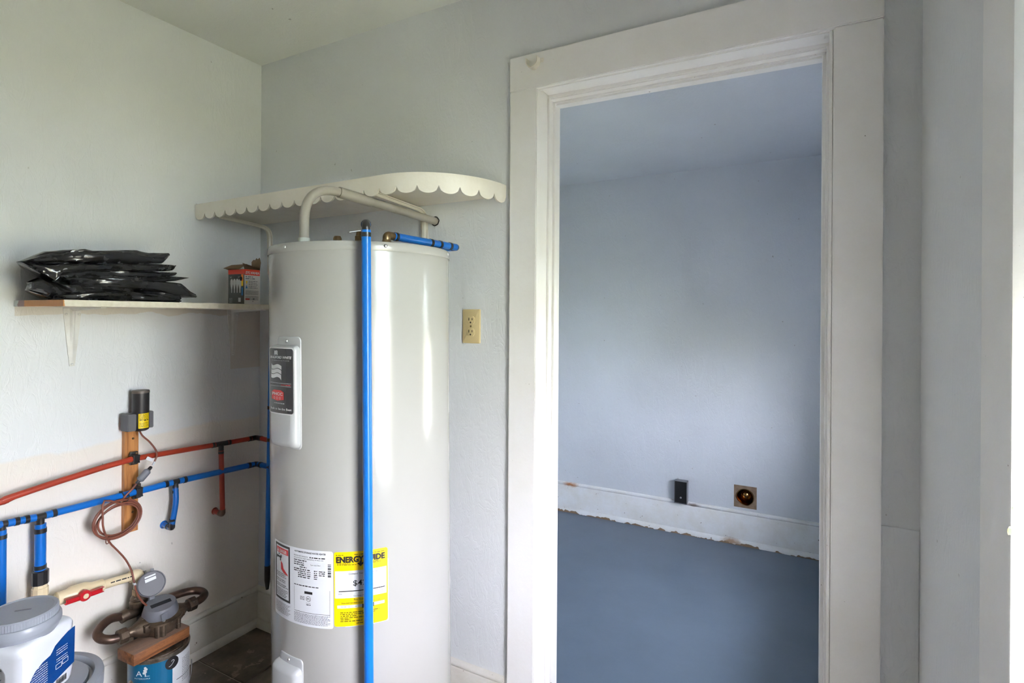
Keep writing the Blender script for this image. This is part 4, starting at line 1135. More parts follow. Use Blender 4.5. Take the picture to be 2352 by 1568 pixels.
flap('flap', [(bx1 - bdx, by0, zt_), (bx1 - bdx * 0.35, by0, zt_), (bx1 - bdx * 0.1, by0 + 0.02, zt_ + 0.022), (bx1 - bdx * 0.75, by0 - 0.004, zt_ + 0.018), (bx1 - bdx * 1.12, by0 - 0.014, zt_ + 0.006)], M['cardboard'])
flap('flap', [(bx1, by0, zt_), (bx1, by0 + bdy, zt_), (bx1 - 0.035, by0 + bdy * 0.75, zt_ + 0.020), (bx1 - 0.03, by0 + 0.012, zt_ + 0.026)], M['cardboard'])
flap('torn_flap', [(bx1, by0 + bdy, zt_), (bx1 - 0.05, by0 + bdy, zt_), (bx1 - 0.056, by0 + bdy + 0.004, zt_ + 0.036), (bx1 - 0.044, by0 + bdy + 0.004, zt_ + 0.044), (bx1 - 0.034, by0 + bdy + 0.004, zt_ + 0.042), (bx1 - 0.026, by0 + bdy + 0.004, zt_ + 0.050), (bx1 - 0.018, by0 + bdy + 0.004, zt_ + 0.045), (bx1 - 0.006, by0 + bdy + 0.004, zt_ + 0.051), (bx1 + 0.003, by0 + bdy + 0.003, zt_ + 0.03)], M['cardboard'])

# ------------------------------------------------------------------ wall outlet
oq = ony(1084, 749, YB); outlet = thing('wall_outlet', (oq.x, YB, oq.z), 'ivory double wall outlet beside the doorway casing', 'outlet')
bm = NB(); prism(bm, rrect(-0.035, 0.035, -0.058, 0.058, 0.003, 3), frame(V((oq.x, YB + 0.001, oq.z)), (0, -1, 0), (1, 0, 0)) @ Matrix.Diagonal((1, -1, 1, 1)), 0, 0.0075, 0.003)
obj('cover_plate', bm, M['ivory'], outlet, smooth=30)
for s_ in (1, -1):
    zc = oq.z + 0.0205 * s_
    bm = NB(); pts = []
    for k in range(24):
        a = 2 * PI * k / 24; pts.append((0.0165 * math.cos(a), max(-0.0138, min(0.0138, 0.0168 * math.sin(a)))))
    prism(bm, pts, frame(V((oq.x, YB, zc)), (0, -1, 0), (1, 0, 0)), 0.006, 0.0092, 0.0008); sk = obj('socket', bm, M['ivory'], outlet, smooth=30)
    bm = NB()
    box(bm, oq.x - 0.0078, oq.x - 0.0052, YB - 0.0097, YB - 0.008, zc - 0.001, zc + 0.0085); box(bm, oq.x + 0.0052, oq.x + 0.0078, YB - 0.0097, YB - 0.008, zc + 0.0, zc + 0.0075)
    prism(bm, [(0.003 * math.cos(a), 0.003 * math.sin(a)) for a in [2 * PI * k / 12 for k in range(12)]], frame(V((oq.x, YB, zc - 0.0075)), (0, -1, 0), (1, 0, 0)), 0.008, 0.0097)
    obj('slots', bm, M['slot'], sk)
bm = NB(); screw(bm, (oq.x, YB - 0.0072, oq.z), (0, -1, 0), 0.0032); obj('screw', bm, M['brass'], outlet, smooth=60)

# old curtain rod socket on the head casing
rq = ony(1228, 146, YC); rod = thing('curtain_rod_socket', (rq.x, YC, rq.z), 'small painted curtain rod socket on the doorway head casing', 'bracket')
bm = NB(); prev = None
for k in range(21):
    a = PI + PI * k / 20; 
    c_, s_ = math.cos(a), math.sin(a); up_ = 0.012 if k in (0, 20) else 0
    cur = [bm.verts.new(V((rq.x + r_ * c_, YC - d_, rq.z + r_ * s_ + up_))) for r_, d_ in ((0.0205, -0.001), (0.0205, 0.024), (0.0178, 0.024), (0.0178, -0.001))]
    if prev:
        for q in range(4): bm.faces.new((prev[q], prev[(q + 1) % 4], cur[(q + 1) % 4], cur[q]))
    else: bm.faces.new(cur)
    prev = cur
bm.faces.new(prev[::-1]); obj('cup', bm, M['shelf'], rod, smooth=40)
bm = NB(); box(bm, rq.x + 0.014, rq.x + 0.032, YC - 0.002, YC + 0.001, rq.z - 0.002, rq.z + 0.012, 0.001); tab_ = obj('tab', bm, M['shelf'], rod)
bm = NB(); screw(bm, (rq.x + 0.025, YC - 0.002, rq.z + 0.005), (0, -1, 0), 0.004); obj('screw', bm, M['shelf'], tab_, smooth=60)

# ------------------------------------------------------------------ far room: junction box and dryer vent hole
q0, q1 = ony(1552, 1099, YFAR), ony(1581, 1154, YFAR)
jb = thing('junction_box', ((q0.x + q1.x) / 2, YFAR, q1.z), 'open black metal junction box above the far baseboard', 'junction box')
jx, jz = (q0.x + q1.x) / 2, (q0.z + q1.z) / 2; jw, jh = abs(q1.x - q0.x) / 2 * 0.98, abs(q0.z - q1.z) / 2
bm = NB(); D_ = 0.045; t_ = 0.0018
for b in ((jx - jw, jx - jw + t_, jz - jh, jz + jh), (jx + jw - t_, jx + jw, jz - jh, jz + jh), (jx - jw, jx + jw, jz - jh, jz - jh + t_), (jx - jw, jx + jw, jz + jh - t_, jz + jh)):
    box(bm, b[0], b[1], YFAR - D_, YFAR + 0.001, b[2], b[3])
shell_ = obj('box_shell', bm, M['galv'], jb)
bm = NB(); box(bm, jx - jw + t_, jx + jw - t_, YFAR - 0.034, YFAR - 0.030, jz - jh + t_, jz + jh - t_); obj('dark_interior', bm, M['blackbox'], jb)
bm = NB(); screw(bm, (jx, YFAR - 0.035, jz - jh * 0.5), (0, -1, 0), 0.006); obj('screw', bm, M['galv'], jb, smooth=60)
q0, q1 = ony(1686, 1116, YFAR), ony(1738, 1166, YFAR); vx, vz = (q0.x + q1.x) / 2, (q0.z + q1.z) / 2; vw, vh = abs(q1.x - q0.x) / 2, abs(q0.z - q1.z) / 2 * 1.2
vent = thing('dryer_vent', (vx, YFAR, vz - vh), 'bare brown square of wall with a round shiny vent hole', 'vent')
bm = NB(); N_ = 32; r_ = 0.046
ro = []; ri = []
for k in range(N_):
    a = 2 * PI * k / N_; c_, s_ = math.cos(a), math.sin(a); m_ = max(abs(c_), abs(s_))
    ro.append(bm.verts.new((vx + vw * c_ / m_, YFAR - 0.003, vz + vh * s_ / m_))); ri.append(bm.verts.new((vx + r_ * c_, YFAR - 0.003, vz + r_ * s_)))
for k in range(N_): bm.faces.new((ro[k], ro[(k + 1) % N_], ri[(k + 1) % N_], ri[k]))
rb_ = bmesh.ops.extrude_edge_only(bm, edges=[e for e in bm.edges if all(v in ro for v in e.verts)])
for v in rb_['geom']:
    if isinstance(v, bmesh.types.BMVert): v.co.y = YFAR + 0.001
obj('bare_patch', bm, M['plate_brown'], vent)
bm = NB(); lathe(bm, [(r_ + 0.004, 0.003), (r_ + 0.003, 0.007), (r_ - 0.001, 0.007), (r_ - 0.003, 0.0), (r_ - 0.003, -0.055), (r_ * 0.8, -0.040), (r_ * 0.55, -0.026), (r_ * 0.28, -0.018), (0, -0.015)], frame(V((vx, YFAR, vz)), (0, -1, 0)), 32, cap0=False)
for v in bm.verts: v.co += V((mnoise.noise(v.co * 30), mnoise.noise(v.co * 30 + V((5, 0, 0))), mnoise.noise(v.co * 30 + V((0, 9, 0))))) * 0.003
obj('duct', bm, M['duct'], vent, smooth=60)

# ------------------------------------------------------------------ pipes along the left wall
XP = XL + 0.050
def W(u, v, x=XP): return onx(u, v, x)
RB, RR_ = 0.0112, 0.0096
hot = thing('hot_water_pipe', W(303, 1053), 'red water pipe sagging along the left wall to the corner', 'pipe')
r0 = W(-60, 1168); rp = [V((r0.x, YF + 0.0, r0.z - 0.02)), V((r0.x, -0.3, r0.z - 0.015)), r0, W(0, 1150), W(60, 1130), W(120, 1110), W(180, 1091), W(240, 1072), W(303, 1054)]
pipe_run(hot, 'pipe_section', smooth_path(rp, 5), RR_, M['red_pipe'], 16)
tR = W(508, 1019); eR = V((XP, 1.512, W(576, 1007).z))
pipe_run(hot, 'pipe_section', smooth_path([W(303, 1054), W(360, 1044), W(430, 1032), W(496, 1021)], 5), RR_, M['red_pipe'], 16)
dR = (W(540, 1013) - W(480, 1024)).normalized()
tee(hot, tR, -dR, dR, (0, 0, -1), RR_ * 1.12, 0.026)
pipe_run(hot, 'pipe_section', [tR + dR * 0.022, eR - V((0, 0.012, 0))], RR_, M['red_pipe'], 16)
elbow(hot, eR, (0, -1, 0), (1, 0, -0.03), RR_ * 1.12, 0.024)
pipe_run(hot, 'pipe_section', [eR + V((0.018, 0, 0)), eR + V((0.50, 0, -0.02))], RR_, M['red_pipe'], 16)
for q in (-0.034, 0.034): ring_at(hot, tR + dR * q, dR, RR_, 0.010)
ring_at(hot, eR + V((0.03, 0, 0)), (1, 0, 0), RR_, 0.010); ring_at(hot, eR - V((0, 0.032, 0)), (0, 1, 0), RR_, 0.010)
bR = W(511, 1181)
pipe_run(hot, 'pipe_section', [tR - UP * 0.02, bR + UP * 0.016], RR_, M['red_pipe'], 16); ring_at(hot, tR - UP * 0.034, UP, RR_, 0.010)
elbow(hot, bR, (0, 0, 1), (-1, 0, 0.1), RR_ * 1.12, 0.020, mat('brown_fitting_plastic', rgb(92, 66, 48), 0.4))
pipe_run(hot, 'pipe_section', [bR + V((-0.014, 0, 0.001)), V((XL - 0.002, bR.y, bR.z + 0.005))], RR_, M['red_pipe'], 16)
bm = NB(); lathe(bm, [(RR_ * 1.5, 0), (RR_ * 1.2, 0.006)], frame(V((XL, bR.y, bR.z + 0.005)), (1, 0, 0)), 16, cap1=False); obj('wall_collar', bm, M['red_pipe'], hot)
def clamp(parent, c, r, d):
    c = V(c); d = V(d).normalized(); x = V((1, 0, 0)); z = x.cross(d).normalized(); bm = NB()
    obox(bm, c + x * 0.008, x, d, z, 0.005, 0.010, r * 1.35, 0.0015)
    for s_ in (1, -1): obox(bm, c + z * (r * 1.2 * s_) - x * 0.003, x, d, z, 0.017, 0.010, 0.0028, 0.001)
    for s_ in (1, -1): obox(bm, c + z * (r * 1.75 * s_) + d * 0.002 - x * 0.0122, x, d, z, 0.004, 0.012, 0.006, 0.0015)
    k = obj('pipe_clamp', bm, M['blk_fit'], parent)
    for s_ in (1, -1):
        bm = NB(); screw(bm, c + z * (r * 1.75 * s_) + d * 0.008 - x * 0.0082, x, 0.0035); obj('screw', bm, M['brass'], k)
clamp(hot, W(310, 1053), RR_, dR)

cold = thing('cold_water_pipe', W(403, 1106), 'blue water pipe along the left wall with black tees and three drops', 'pipe')
t0, t1, t2 = W(4, 1204), W(93, 1186), W(403, 1106); eB = V((XP, 1.512, W(584, 1066).z))
def blue_run(a, b, r=RB, rings=True):
    d = (V(b) - V(a)).normalized(); pipe_run(cold, 'pipe_section', [V(a) + d * 0.012, V(b) - d * 0.012], r, M['blue_pipe'], 16)
    if rings:
        for p_, s_ in ((V(a), 1), (V(b), -1)): ring_at(cold, p_ + d * (0.034 * s_), d, r, 0.011)
pipe_run(cold, 'pipe_section', [V((t0.x, YF, t0.z - 0.01)), t0], RB, M['blue_pipe'], 16)
blue_run(t0, t1); blue_run(t1, t2); blue_run(t2, eB)
dB0, dB1, dB2 = (t1 - t0).normalized(), (t2 - t1).normalized(), (eB - t2).normalized()
tee(cold, t0, -dB0, dB0, (0, 0, -1), RB * 0.95); tee(cold, t1, -dB0, dB1, (0, 0, -1), RB * 1.0, 0.026); tee(cold, t2, -dB1, dB2, (0, 0, -1), RB * 0.95)
elbow(cold, eB, (0, -1, 0), (1, 0, 0), RB * 1.0, 0.024)
pipe_run(cold, 'pipe_section', [eB + V((0.016, 0, 0)), eB + V((0.095, 0.0, 0.0))], RB, M['blue_pipe'], 16)
ring_at(cold, eB + V((0.032, 0, 0)), (1, 0, 0), RB, 0.011); ring_at(cold, eB + V((0.088, 0, 0)), (1, 0, 0), RB, 0.012)
# drop at the frame's left edge
pipe_run(cold, 'pipe_section', [t0 - UP * 0.016, V((t0.x, t0.y, 0.33))], RB, M['blue_pipe'], 16); ring_at(cold, t0 - UP * 0.036, UP, RB, 0.012)
# wide drop to the cream union
R1 = 0.0143
pb = W(90, 1318); ub = V((t1.x, t1.y, pb.z))
pipe_run(cold, 'pipe_section', [t1 - UP * 0.022, ub], R1, M['blue_pipe'], 18)
ring_at(cold, t1 - UP * 0.042, UP, R1, 0.014); ring_at(cold, ub + UP * 0.022, UP, R1, 0.012)
bm = NB(); lathe(bm, [(0.016, 0.012), (0.0215, 0.010), (0.0215, -0.030), (0.017, -0.032)], Matrix.Translation(ub), 10); obj('black_union', bm, M['blk_fit'], cold, smooth=20)
bm = NB(); lathe(bm, [(0.018, -0.032), (0.0185, -0.040), (0.021, -0.042), (0.021, -0.066), (0.0165, -0.070), (0.0150, -0.078), (0.0150, -0.30)], Matrix.Translation(ub), 10); obj('cream_adapter', bm, M['cream_pvc'], cold, smooth=30)
# short drop into the wall
R2 = 0.0098
e2 = W(394, 1212); e2 = V((t2.x + 0.004, e2.y, e2.z))
pipe_run(cold, 'pipe_section', smooth_path([t2 - UP * 0.018, t2.lerp(e2, 0.45) + V((0.004, 0.004, 0)), e2 + UP * 0.014], 6), R2, M['blue_pipe'], 16)
ring_at(cold, t2 - UP * 0.036, UP, R2, 0.010); ring_at(cold, e2 + UP * 0.030, UP, R2, 0.008)
elbow(cold, e2, (0, 0, 1), (-1, 0, 0.05), R2, 0.018)
pipe_run(cold, 'pipe_section', [e2 + V((-0.012, 0, 0)), V((XL - 0.002, e2.y, e2.z + 0.003))], R2, M['blue_pipe'], 16); ring_at(cold, e2 + V((-0.024, 0, 0.001)), (1, 0, 0), R2, 0.008)
bm = NB(); lathe(bm, [(R2 * 1.5, 0), (R2 * 1.2, 0.006)], frame(V((XL, e2.y, e2.z + 0.003)), (1, 0, 0)), 16, cap1=False); obj('wall_collar', bm, M['blue_pipe'], cold)
clamp(cold, W(317, 1129), RB, dB1)

# ------------------------------------------------------------------ wooden strip, transmitter, cable
XB0 = XL + 0.0206
s0, s1 = onx(286, 1100, XB0).y, onx(318, 1100, XB0).y
zb0 = onx(300, 1222, XB0).z; zt0 = onx(300, 962, XB0).z
strip = thing('wooden_strip', (XL, (s0 + s1) / 2, zb0), 'upright orange pine board fixed to the left wall behind the pipes', 'board')
bm = NB(); box(bm, XL + 0.0005, XB0, s0, s1, zb0, zt0, 0.0015); obj('board', bm, M['wood'], strip)
for zz in (zt0 - 0.07, zb0 + 0.07):
    bm = NB(); screw(bm, (XB0, (s0 + s1) / 2 + 0.004, zz), (1, 0, 0), 0.004); obj('screw', bm, M['brass'], strip)

XA = XB0 + 0.028
ac = onx(323, 940, XA); za0 = onx(320, 986, XA).z; za1 = onx(322, 898, XA).z; zbk1 = onx(317, 948, XA).z
ant = local_thing('radio_transmitter', (XA, ac.y, za0), (0, 0, math.radians(50)), 'black cylindrical transmitter with yellow label on top of the wooden strip', 'transmitter')
AM = Matrix.Translation((XA, ac.y, za0)) @ Matrix.Rotation(math.radians(50), 4, 'Z')
AI = AM.inverted()
ra = 0.0262
bm = NB(); lathe(bm, [(ra * 0.7, -0.004), (ra * 0.95, 0), (ra, 0.004), (ra, za1 - za0 - 0.004), (ra + 0.0006, za1 - za0 - 0.004), (ra + 0.0006, za1 - za0), (ra - 0.001, za1 - za0 + 0.0025), (0, za1 - za0 + 0.0025)], seg=40)
obj('housing', bm, M['rubber'], ant, smooth=40)
bm = NB(); lathe(bm, [(ra + 0.0008, za1 - za0 - 0.006), (ra + 0.0008, za1 - za0), (ra - 0.0005, za1 - za0 + 0.003), (0, za1 - za0 + 0.0032)], seg=40, cap0=False); obj('end_cap', bm, mat('taupe_cap_plastic', rgb(96, 86, 78), 0.5), ant, smooth=40)
hb = zbk1 - za0
def amw(p): return AI @ V(p)
for yw0, yw1, xo in ((-0.052, -0.022, 0.012), (0.020, 0.043, -0.004)):
    bm = NB(); pts = [V((XB0 + 0.0005, ac.y + yw0, za0)), V((XB0 + 0.030 + xo, ac.y + yw0 + (0.004 if yw0 < 0 else 0), za0)), V((XB0 + 0.034 + xo, ac.y + yw1, za0)), V((XB0 + 0.0005, ac.y + yw1, za0))]
    a_ = [bm.verts.new(amw(p)) for p in pts]; b_ = [bm.verts.new(amw(p + UP * hb)) for p in pts]
    for k in range(4): bm.faces.new((a_[k], a_[(k + 1) % 4], b_[(k + 1) % 4], b_[k]))
    bm.faces.new(a_[::-1]); bm.faces.new(b_)
    bmesh.ops.bevel(bm, geom=bm.edges[:], offset=0.002, segments=2, affect='EDGES')
    obj('side_wing', bm, M['ant_grey'], ant, smooth=30)
bm = NB(); b8 = [V((XB0 + 0.001, ac.y - 0.024, za0 + 0.002)), V((XB0 + 0.02, ac.y - 0.024, za0 + 0.002)), V((XB0 + 0.02, ac.y + 0.024, za0 + 0.002)), V((XB0 + 0.001, ac.y + 0.024, za0 + 0.002))]
a_ = [bm.verts.new(amw(p)) for p in b8]; b_ = [bm.verts.new(amw(p + UP * hb)) for p in b8]
for k in range(4): bm.faces.new((a_[k], a_[(k + 1) % 4], b_[(k + 1) % 4], b_[k]))
bm.faces.new(a_[::-1]); bm.faces.new(b_); obj('back_plate', bm, M['rubber'], ant)
RA = Round(AM, ra)
q0, q1 = RA.px(318, 949), RA.px(341, 982)
yl = sheet('yellow_label', RA, q0[0], q1[0], q1[1] + 0.002, q0[1] - 0.002, 0.001, M['yellow_lbl'], ant, 0.0006)
p = Print(RA, 0.001); wL, hL = q1[0] - q0[0], q0[1] - q1[1]
p.text('FC', q0[0] + wL * .12, q0[0] + wL * .40, q1[1] + hL * .50, hL * .09, bold=0.02); p.fine(q0[0] + wL * .46, q0[0] + wL * .9, q1[1] + hL * .50, hL * .07, 3)
p.build('lettering', M['ink'], yl)
p = Print(RA, 0.001)
for k in range(11):
    if k in (5, 6): continue
    p.fine(q0[0] + wL * .08, q0[0] + wL * .92, q1[1] + hL * (.88 - .075 * k), hL * .035, 70 + k)
p.build('fine_print', M['ink_olive'], yl)

cab = thing('meter_cable', W(268, 1190), 'brown cable with grey splice coiled and tied on the blue pipe', 'cable')
rw = 0.0031
XW = XL + 0.072
top_ = [W(319, 986, XA + 0.003), W(327, 1000, XW), W(343, 1014, XW), W(357, 1032, XW), (W(360, 1046, XW)), W(353, 1064, XW)]
pipe_run(cab, 'cable_run', smooth_path(top_, 6), rw, M['wire'], 8)
sA, sB = W(348, 1071, XW), W(313, 1111, XW); dS = (sB - sA).normalized()
bm = NB(); L_ = (sB - sA).length
tube(bm, [sA, sA + dS * 0.004, sA + dS * 0.016, sA + dS * 0.017], [0.004, 0.0062, 0.0062, 0.005], 12); obj('splice_end', bm, M['blk_fit'], cab, smooth=40)
bm = NB(); tube(bm, [sB - dS * 0.014, sB - dS * 0.003, sB], [0.0062, 0.0062, 0.004], 12); obj('splice_end', bm, M['blk_fit'], cab, smooth=40)
bm = NB(); tube(bm, [sA + dS * 0.014, sA + dS * 0.019, sB - dS * 0.017, sB - dS * 0.012], [0.008, 0.0125, 0.0125, 0.008], 14); obj('splice_body', bm, M['splice'], cab, smooth=40)
tg = W(344, 1054, XW + 0.006)
bm = NB(); obox(bm, tg, (0.2, 0.75, -0.5), (0, 0.5, 0.75), (1, 0, 0), 0.011, 0.0055, 0.0005); tagp = obj('paper_tag', bm, M['white_lbl'], cab)
bm = NB(); obox(bm, W(353, 1064, XW + 0.004), (0, 0.5, 0.8), (0, .8, -.5), (1, 0, 0), 0.007, 0.003, 0.0025); obj('white_sleeve', bm, M['white_lbl'], cab)
# coil
coil = []
pipe_pts = [sB, W(303, 1124, XW), W(287, 1140, XW)]
LR = [(1.0, 0, 0), (0.84, 5, 3), (1.06, -2, 1), (0.78, 8, -4), (0.95, -5, -2), (0.86, 3, 4)]
for k in range(5 * 16 + 1):
    L = k / 16; q0_ = int(L); f_ = L - q0_; q1_ = min(q0_ + 1, 5); a = PI / 2 - 0.1 + 2 * PI * L
    kr, ku, kv = [LR[q0_][j] * (1 - f_) + LR[q1_][j] * f_ for j in range(3)]
    su = 268 + ku + kr * (56 * math.cos(a) + 8 * math.sin(a)); sv = 1193 + kv - kr * (44 * math.sin(a) + 13 * math.cos(a))
    coil.append(W(su, sv, XL + 0.058 + 0.004 * L + 0.004 * math.sin(a * 0.7)))
ext = pipe_pts + coil
tail_ = [W(240, 1150, XW + 0.018), W(236, 1190, XW + 0.02), W(238, 1215, XW + 0.02), W(250, 1243, XW + 0.01), W(270, 1264, XW), W(288, 1284, XW), W(302, 1310, XW + 0.004), W(309, 1340, XW + 0.016), W(315, 1362, XW + 0.04), W(326, 1380, XW + 0.07), W(337, 1390, XW + 0.09)]
pipe_run(cab, 'cable_coil', smooth_path(ext + tail_, 3), rw, M['wire'], 8)
bm = NB(); obox(bm, W(310, 1342, XW + 0.018), (0.2, 0.3, -1), (1, 0, 0), (0, 1, 0), 0.006, 0.0035, 0.0035, 0.001); obj('white_sleeve', bm, M['white_lbl'], cab)
tz = W(279, 1141); bm = NB()
pts = [tz + V((math.cos(2 * PI * k / 16) * 0.0185, 0, math.sin(2 * PI * k / 16) * 0.019 - 0.004)) for k in range(17)]
tube(bm, pts, 0.0022, 6); obox(bm, tz + V((0.0, -0.002, 0.017)), (1, 0, 0), (0, 1, 0), (0, 0, 1), 0.004, 0.004, 0.004); obj('cable_tie', bm, M['blk_fit'], cab)
for (u, v) in ((292, 1143), (248, 1240)):
    q = W(u, v, XL + 0.07); bm = NB(); tube(bm, [q + V((math.cos(2 * PI * k / 12) * 0.011, math.sin(2 * PI * k / 12) * 0.004, math.sin(2 * PI * k / 12) * 0.011)) for k in range(13)], 0.0016, 6); obj('twist_tie', bm, M['wire'] if v > 1200 else M['blk_fit'], cab)

# ------------------------------------------------------------------ cream supply pipe with ball valve
XC = XL + 0.062
cr = 0.0143
cA, cV, cE = W(60, 1398, XC), W(181, 1360, XC), W(320, 1318, XC)
cE.z = cE.z + 0.0
sup = thing('cream_supply_pipe', cV, 'cream plastic pipe with a red ball valve low on the left wall', 'pipe')
dC = (cE - cV).normalized()
pipe_run(sup, 'pipe_section', [V((XC, t1.y - 0.02, cV.z + 0.004)), cV - dC * 0.02], cr, M['cream_pvc'], 18)
pipe_run(sup, 'pipe_section', [cV + dC * 0.03, cE - dC * 0.01], cr, M['cream_pvc'], 18)
bm = NB(); tube(bm, [cV - dC * 0.062, cV - dC * 0.060, cV - dC * 0.032, cV - dC * 0.022, cV + dC * 0.020, cV + dC * 0.034, cV + dC * 0.066, cV + dC * 0.068], [0.018, 0.0205, 0.0205, 0.0265, 0.0265, 0.0205, 0.0205, 0.018], 20)
tube(bm, [cV, cV + V((0.030, 0, 0))], [0.018, 0.015], 16); vb = obj('valve_body', bm, M['cream_pvc'], sup, smooth=40)
hc = cV + V((0.038, 0, 0.0)); bm = NB()
lathe(bm, [(0.014, -0.010), (0.0165, -0.008), (0.0165, 0.006), (0.0145, 0.008), (0, 0.008)], frame(hc, (1, 0, 0)), 18)
hd = (dC + V((0, 0, 0.05))).normalized()
obox(bm, hc + hd * 0.031, hd, (1, 0, 0), hd.cross(V((1, 0, 0))), 0.019, 0.004, 0.0075, 0.003); obox(bm, hc - hd * 0.031, hd, (1, 0, 0), hd.cross(V((1, 0, 0))), 0.019, 0.004, 0.0075, 0.003)
hd_ = obj('valve_handle', bm, M['valve_red'], sup, smooth=35)
bm = NB(); lathe(bm, [(0.0078, 0.0078), (0.0078, 0.0105), (0, 0.0108)], frame(hc, (1, 0, 0)), 14, cap0=False); obj('valve_cap', bm, M['cream_pvc'], hd_, smooth=40)
elbow(sup, cE, -dC, (0, 0, -1), 0.0195, 0.030, M['cream_pvc'])
nrmC = V((1, 0, 0.45)).normalized(); FC = Flat(cV + nrmC * (cr + 0.0004), dC, nrmC.cross(dC))
p = Print(FC, 0.0003); rr = random.Random(3); a = 0.165
while a < 0.196:
    q = rr.choice((0.0012, 0.002, 0.003)); p.rect(a, a + q, -0.005, 0.005, 1); a += q + rr.choice((0.0008, 0.0016))
p.fine(0.085, 0.150, -0.003, 0.004, 5); p.build('fine_print', M['ink'], sup)
zr = cE.z
def riser(prof, name, m, seg=16, sm=40):
    bm = NB(); lathe(bm, prof, Matrix.Translation((cE.x, cE.y, 0)), seg); return obj(name, bm, m, sup, smooth=sm)
riser([(0.0175, zr - 0.050), (0.0175, zr - 0.018)], 'reducer', M['cream_pvc'])
riser([(0.021, zr - 0.070), (0.021, zr - 0.048)], 'hex_nut', M['brass'], 6, 20)

# ------------------------------------------------------------------ water meter on its block and can
mz = 0.300; mx, my = -1.955, 1.062
met = thing('water_meter', (mx, my, 0.27), 'bronze water meter with open grey lid resting on a wood block', 'water meter')
mt = Matrix.Translation((mx, my, mz))
bm = NB(); lathe(bm, [(0.040, -0.030), (0.052, -0.028), (0.056, -0.022), (0.058, -0.004), (0.058, 0.006), (0.066, 0.008), (0.066, 0.014), (0.056, 0.018), (0.050, 0.024), (0.048, 0.032), (0, 0.032)], mt, 36)
for s_ in (1, -1):
    tube(bm, [(mx - 0.004, my + s_ * 0.030, mz - 0.002), (mx - 0.005, my + s_ * 0.060, mz), (mx - 0.008, my + s_ * 0.078, mz), (mx - 0.010, my + s_ * 0.088, mz), (mx - 0.010, my + s_ * 0.112, mz)], [0.042, 0.030, 0.021, 0.016, 0.0155], 16)
    obox(bm, (mx + 0.01, my + s_ * 0.052, mz + 0.006), (1, 0, 0), (0, 1, 0), (0, 0, 1), 0.024, 0.014, 0.012, 0.004)
mb = obj('meter_body', bm, M['bronze'], met, smooth=38)
for a in (35, 145, 225, 325, -20):
    bx_, by_ = mx + 0.058 * math.cos(math.radians(a)), my + 0.058 * math.sin(math.radians(a))
    bm = NB(); lathe(bm, [(0.0075, -0.0295), (0.0085, -0.028), (0.0085, 0.010), (0.006, 0.013)], Matrix.Translation((bx_, by_, mz)), 10); obj('bolt', bm, M['bronze'], met, smooth=30)
for s_ in (1, -1):
    bm = NB(); lathe(bm, [(0.0215, 0), (0.024, 0.003), (0.024, 0.024), (0.021, 0.027)], frame(V((mx - 0.010, my + s_ * 0.100, mz)), (0, s_, 0)), 8); obj('union_nut', bm, M['bronze'], met, smooth=25)
tilt = V((0.16, -0.10, 1)).normalized()
rg = frame(V((mx, my, mz + 0.026)), tilt, (1, 0, 0))
bm = NB(); lathe(bm, [(0.052, 0.0), (0.054, 0.002), (0.054, 0.007), (0.0465, 0.035), (0.0455, 0.0365), (0, 0.0365)], rg, 40); reg = obj('register', bm, M['reg_grey'], met, smooth=35)
bm = NB(); obox(bm, rg @ V((0.004, 0.0, 0.0366)), rg.to_3x3() @ V((0.25, 1, 0)), rg.to_3x3() @ V((1, -0.25, 0)), rg.to_3x3() @ V((0, 0, 1)), 0.030, 0.009, 0.0006); obj('window', bm, M['glass_dark'], reg)
bm = NB(); obox(bm, rg @ V((0.051, -0.012, 0.018)), rg.to_3x3() @ V((-0.2, 1, 0)), rg.to_3x3() @ V((0.22, 0.04, -1)), rg.to_3x3() @ V((1, 0.2, 0.2)), 0.013, 0.011, 0.0012, 0.001); obj('latch', bm, M['reg_grey'], reg)
bm = NB(); screw(bm, rg @ V((0.053, -0.017, 0.004)), rg.to_3x3() @ V((1, -0.3, 0)), 0.004); obj('seal_screw', bm, M['steel'], reg)
lc = atd(348, 1340, 1.885); ln = V((0.86, -0.42, 0.30)).normalized()
lf = frame(lc, ln, V((0, 0, 1)).cross(ln))
bm = NB(); lathe(bm, [(0.041, -0.004), (0.0425, -0.002), (0.0425, 0.003), (0.040, 0.0035), (0.0385, 0.001), (0, 0.001)], lf, 40); lid = obj('open_lid', bm, M['reg_lid'], met, smooth=35)
FLd = Flat(lf @ V((0, 0, 0.0012)), lf.to_3x3() @ V((1, 0, 0)), lf.to_3x3() @ V((0, 1, 0)))
p = Print(FLd, 0.0003); p.ppoly([(332, 1326), (357, 1316), (357.5, 1319), (332.5, 1329.5)]); p.ppoly([(332.5, 1332), (358, 1321.5), (359, 1328), (334, 1339)]); st = p.build('white_sticker', M['white_lbl'], lid)
hp = (rg @ V((-0.044, -0.004, 0.031)))
bm = NB(); obox(bm, hp.lerp(lc - lf.to_3x3() @ V((0, 0.04, 0)), 0.45), (0.2, 1, 0), (hp - lc), (1, 0, 0.4), 0.008, 0.016, 0.003, 0.001); obj('hinge', bm, M['reg_grey'], met)
tb = lf @ V((0.002, 0.044, 0)); bm = NB(); obox(bm, tb, lf.to_3x3() @ V((1, 0, 0)), lf.to_3x3() @ V((0, 1, 0)), ln, 0.005, 0.005, 0.002, 0.001); obj('lid_tab', bm, M['reg_lid'], lid)

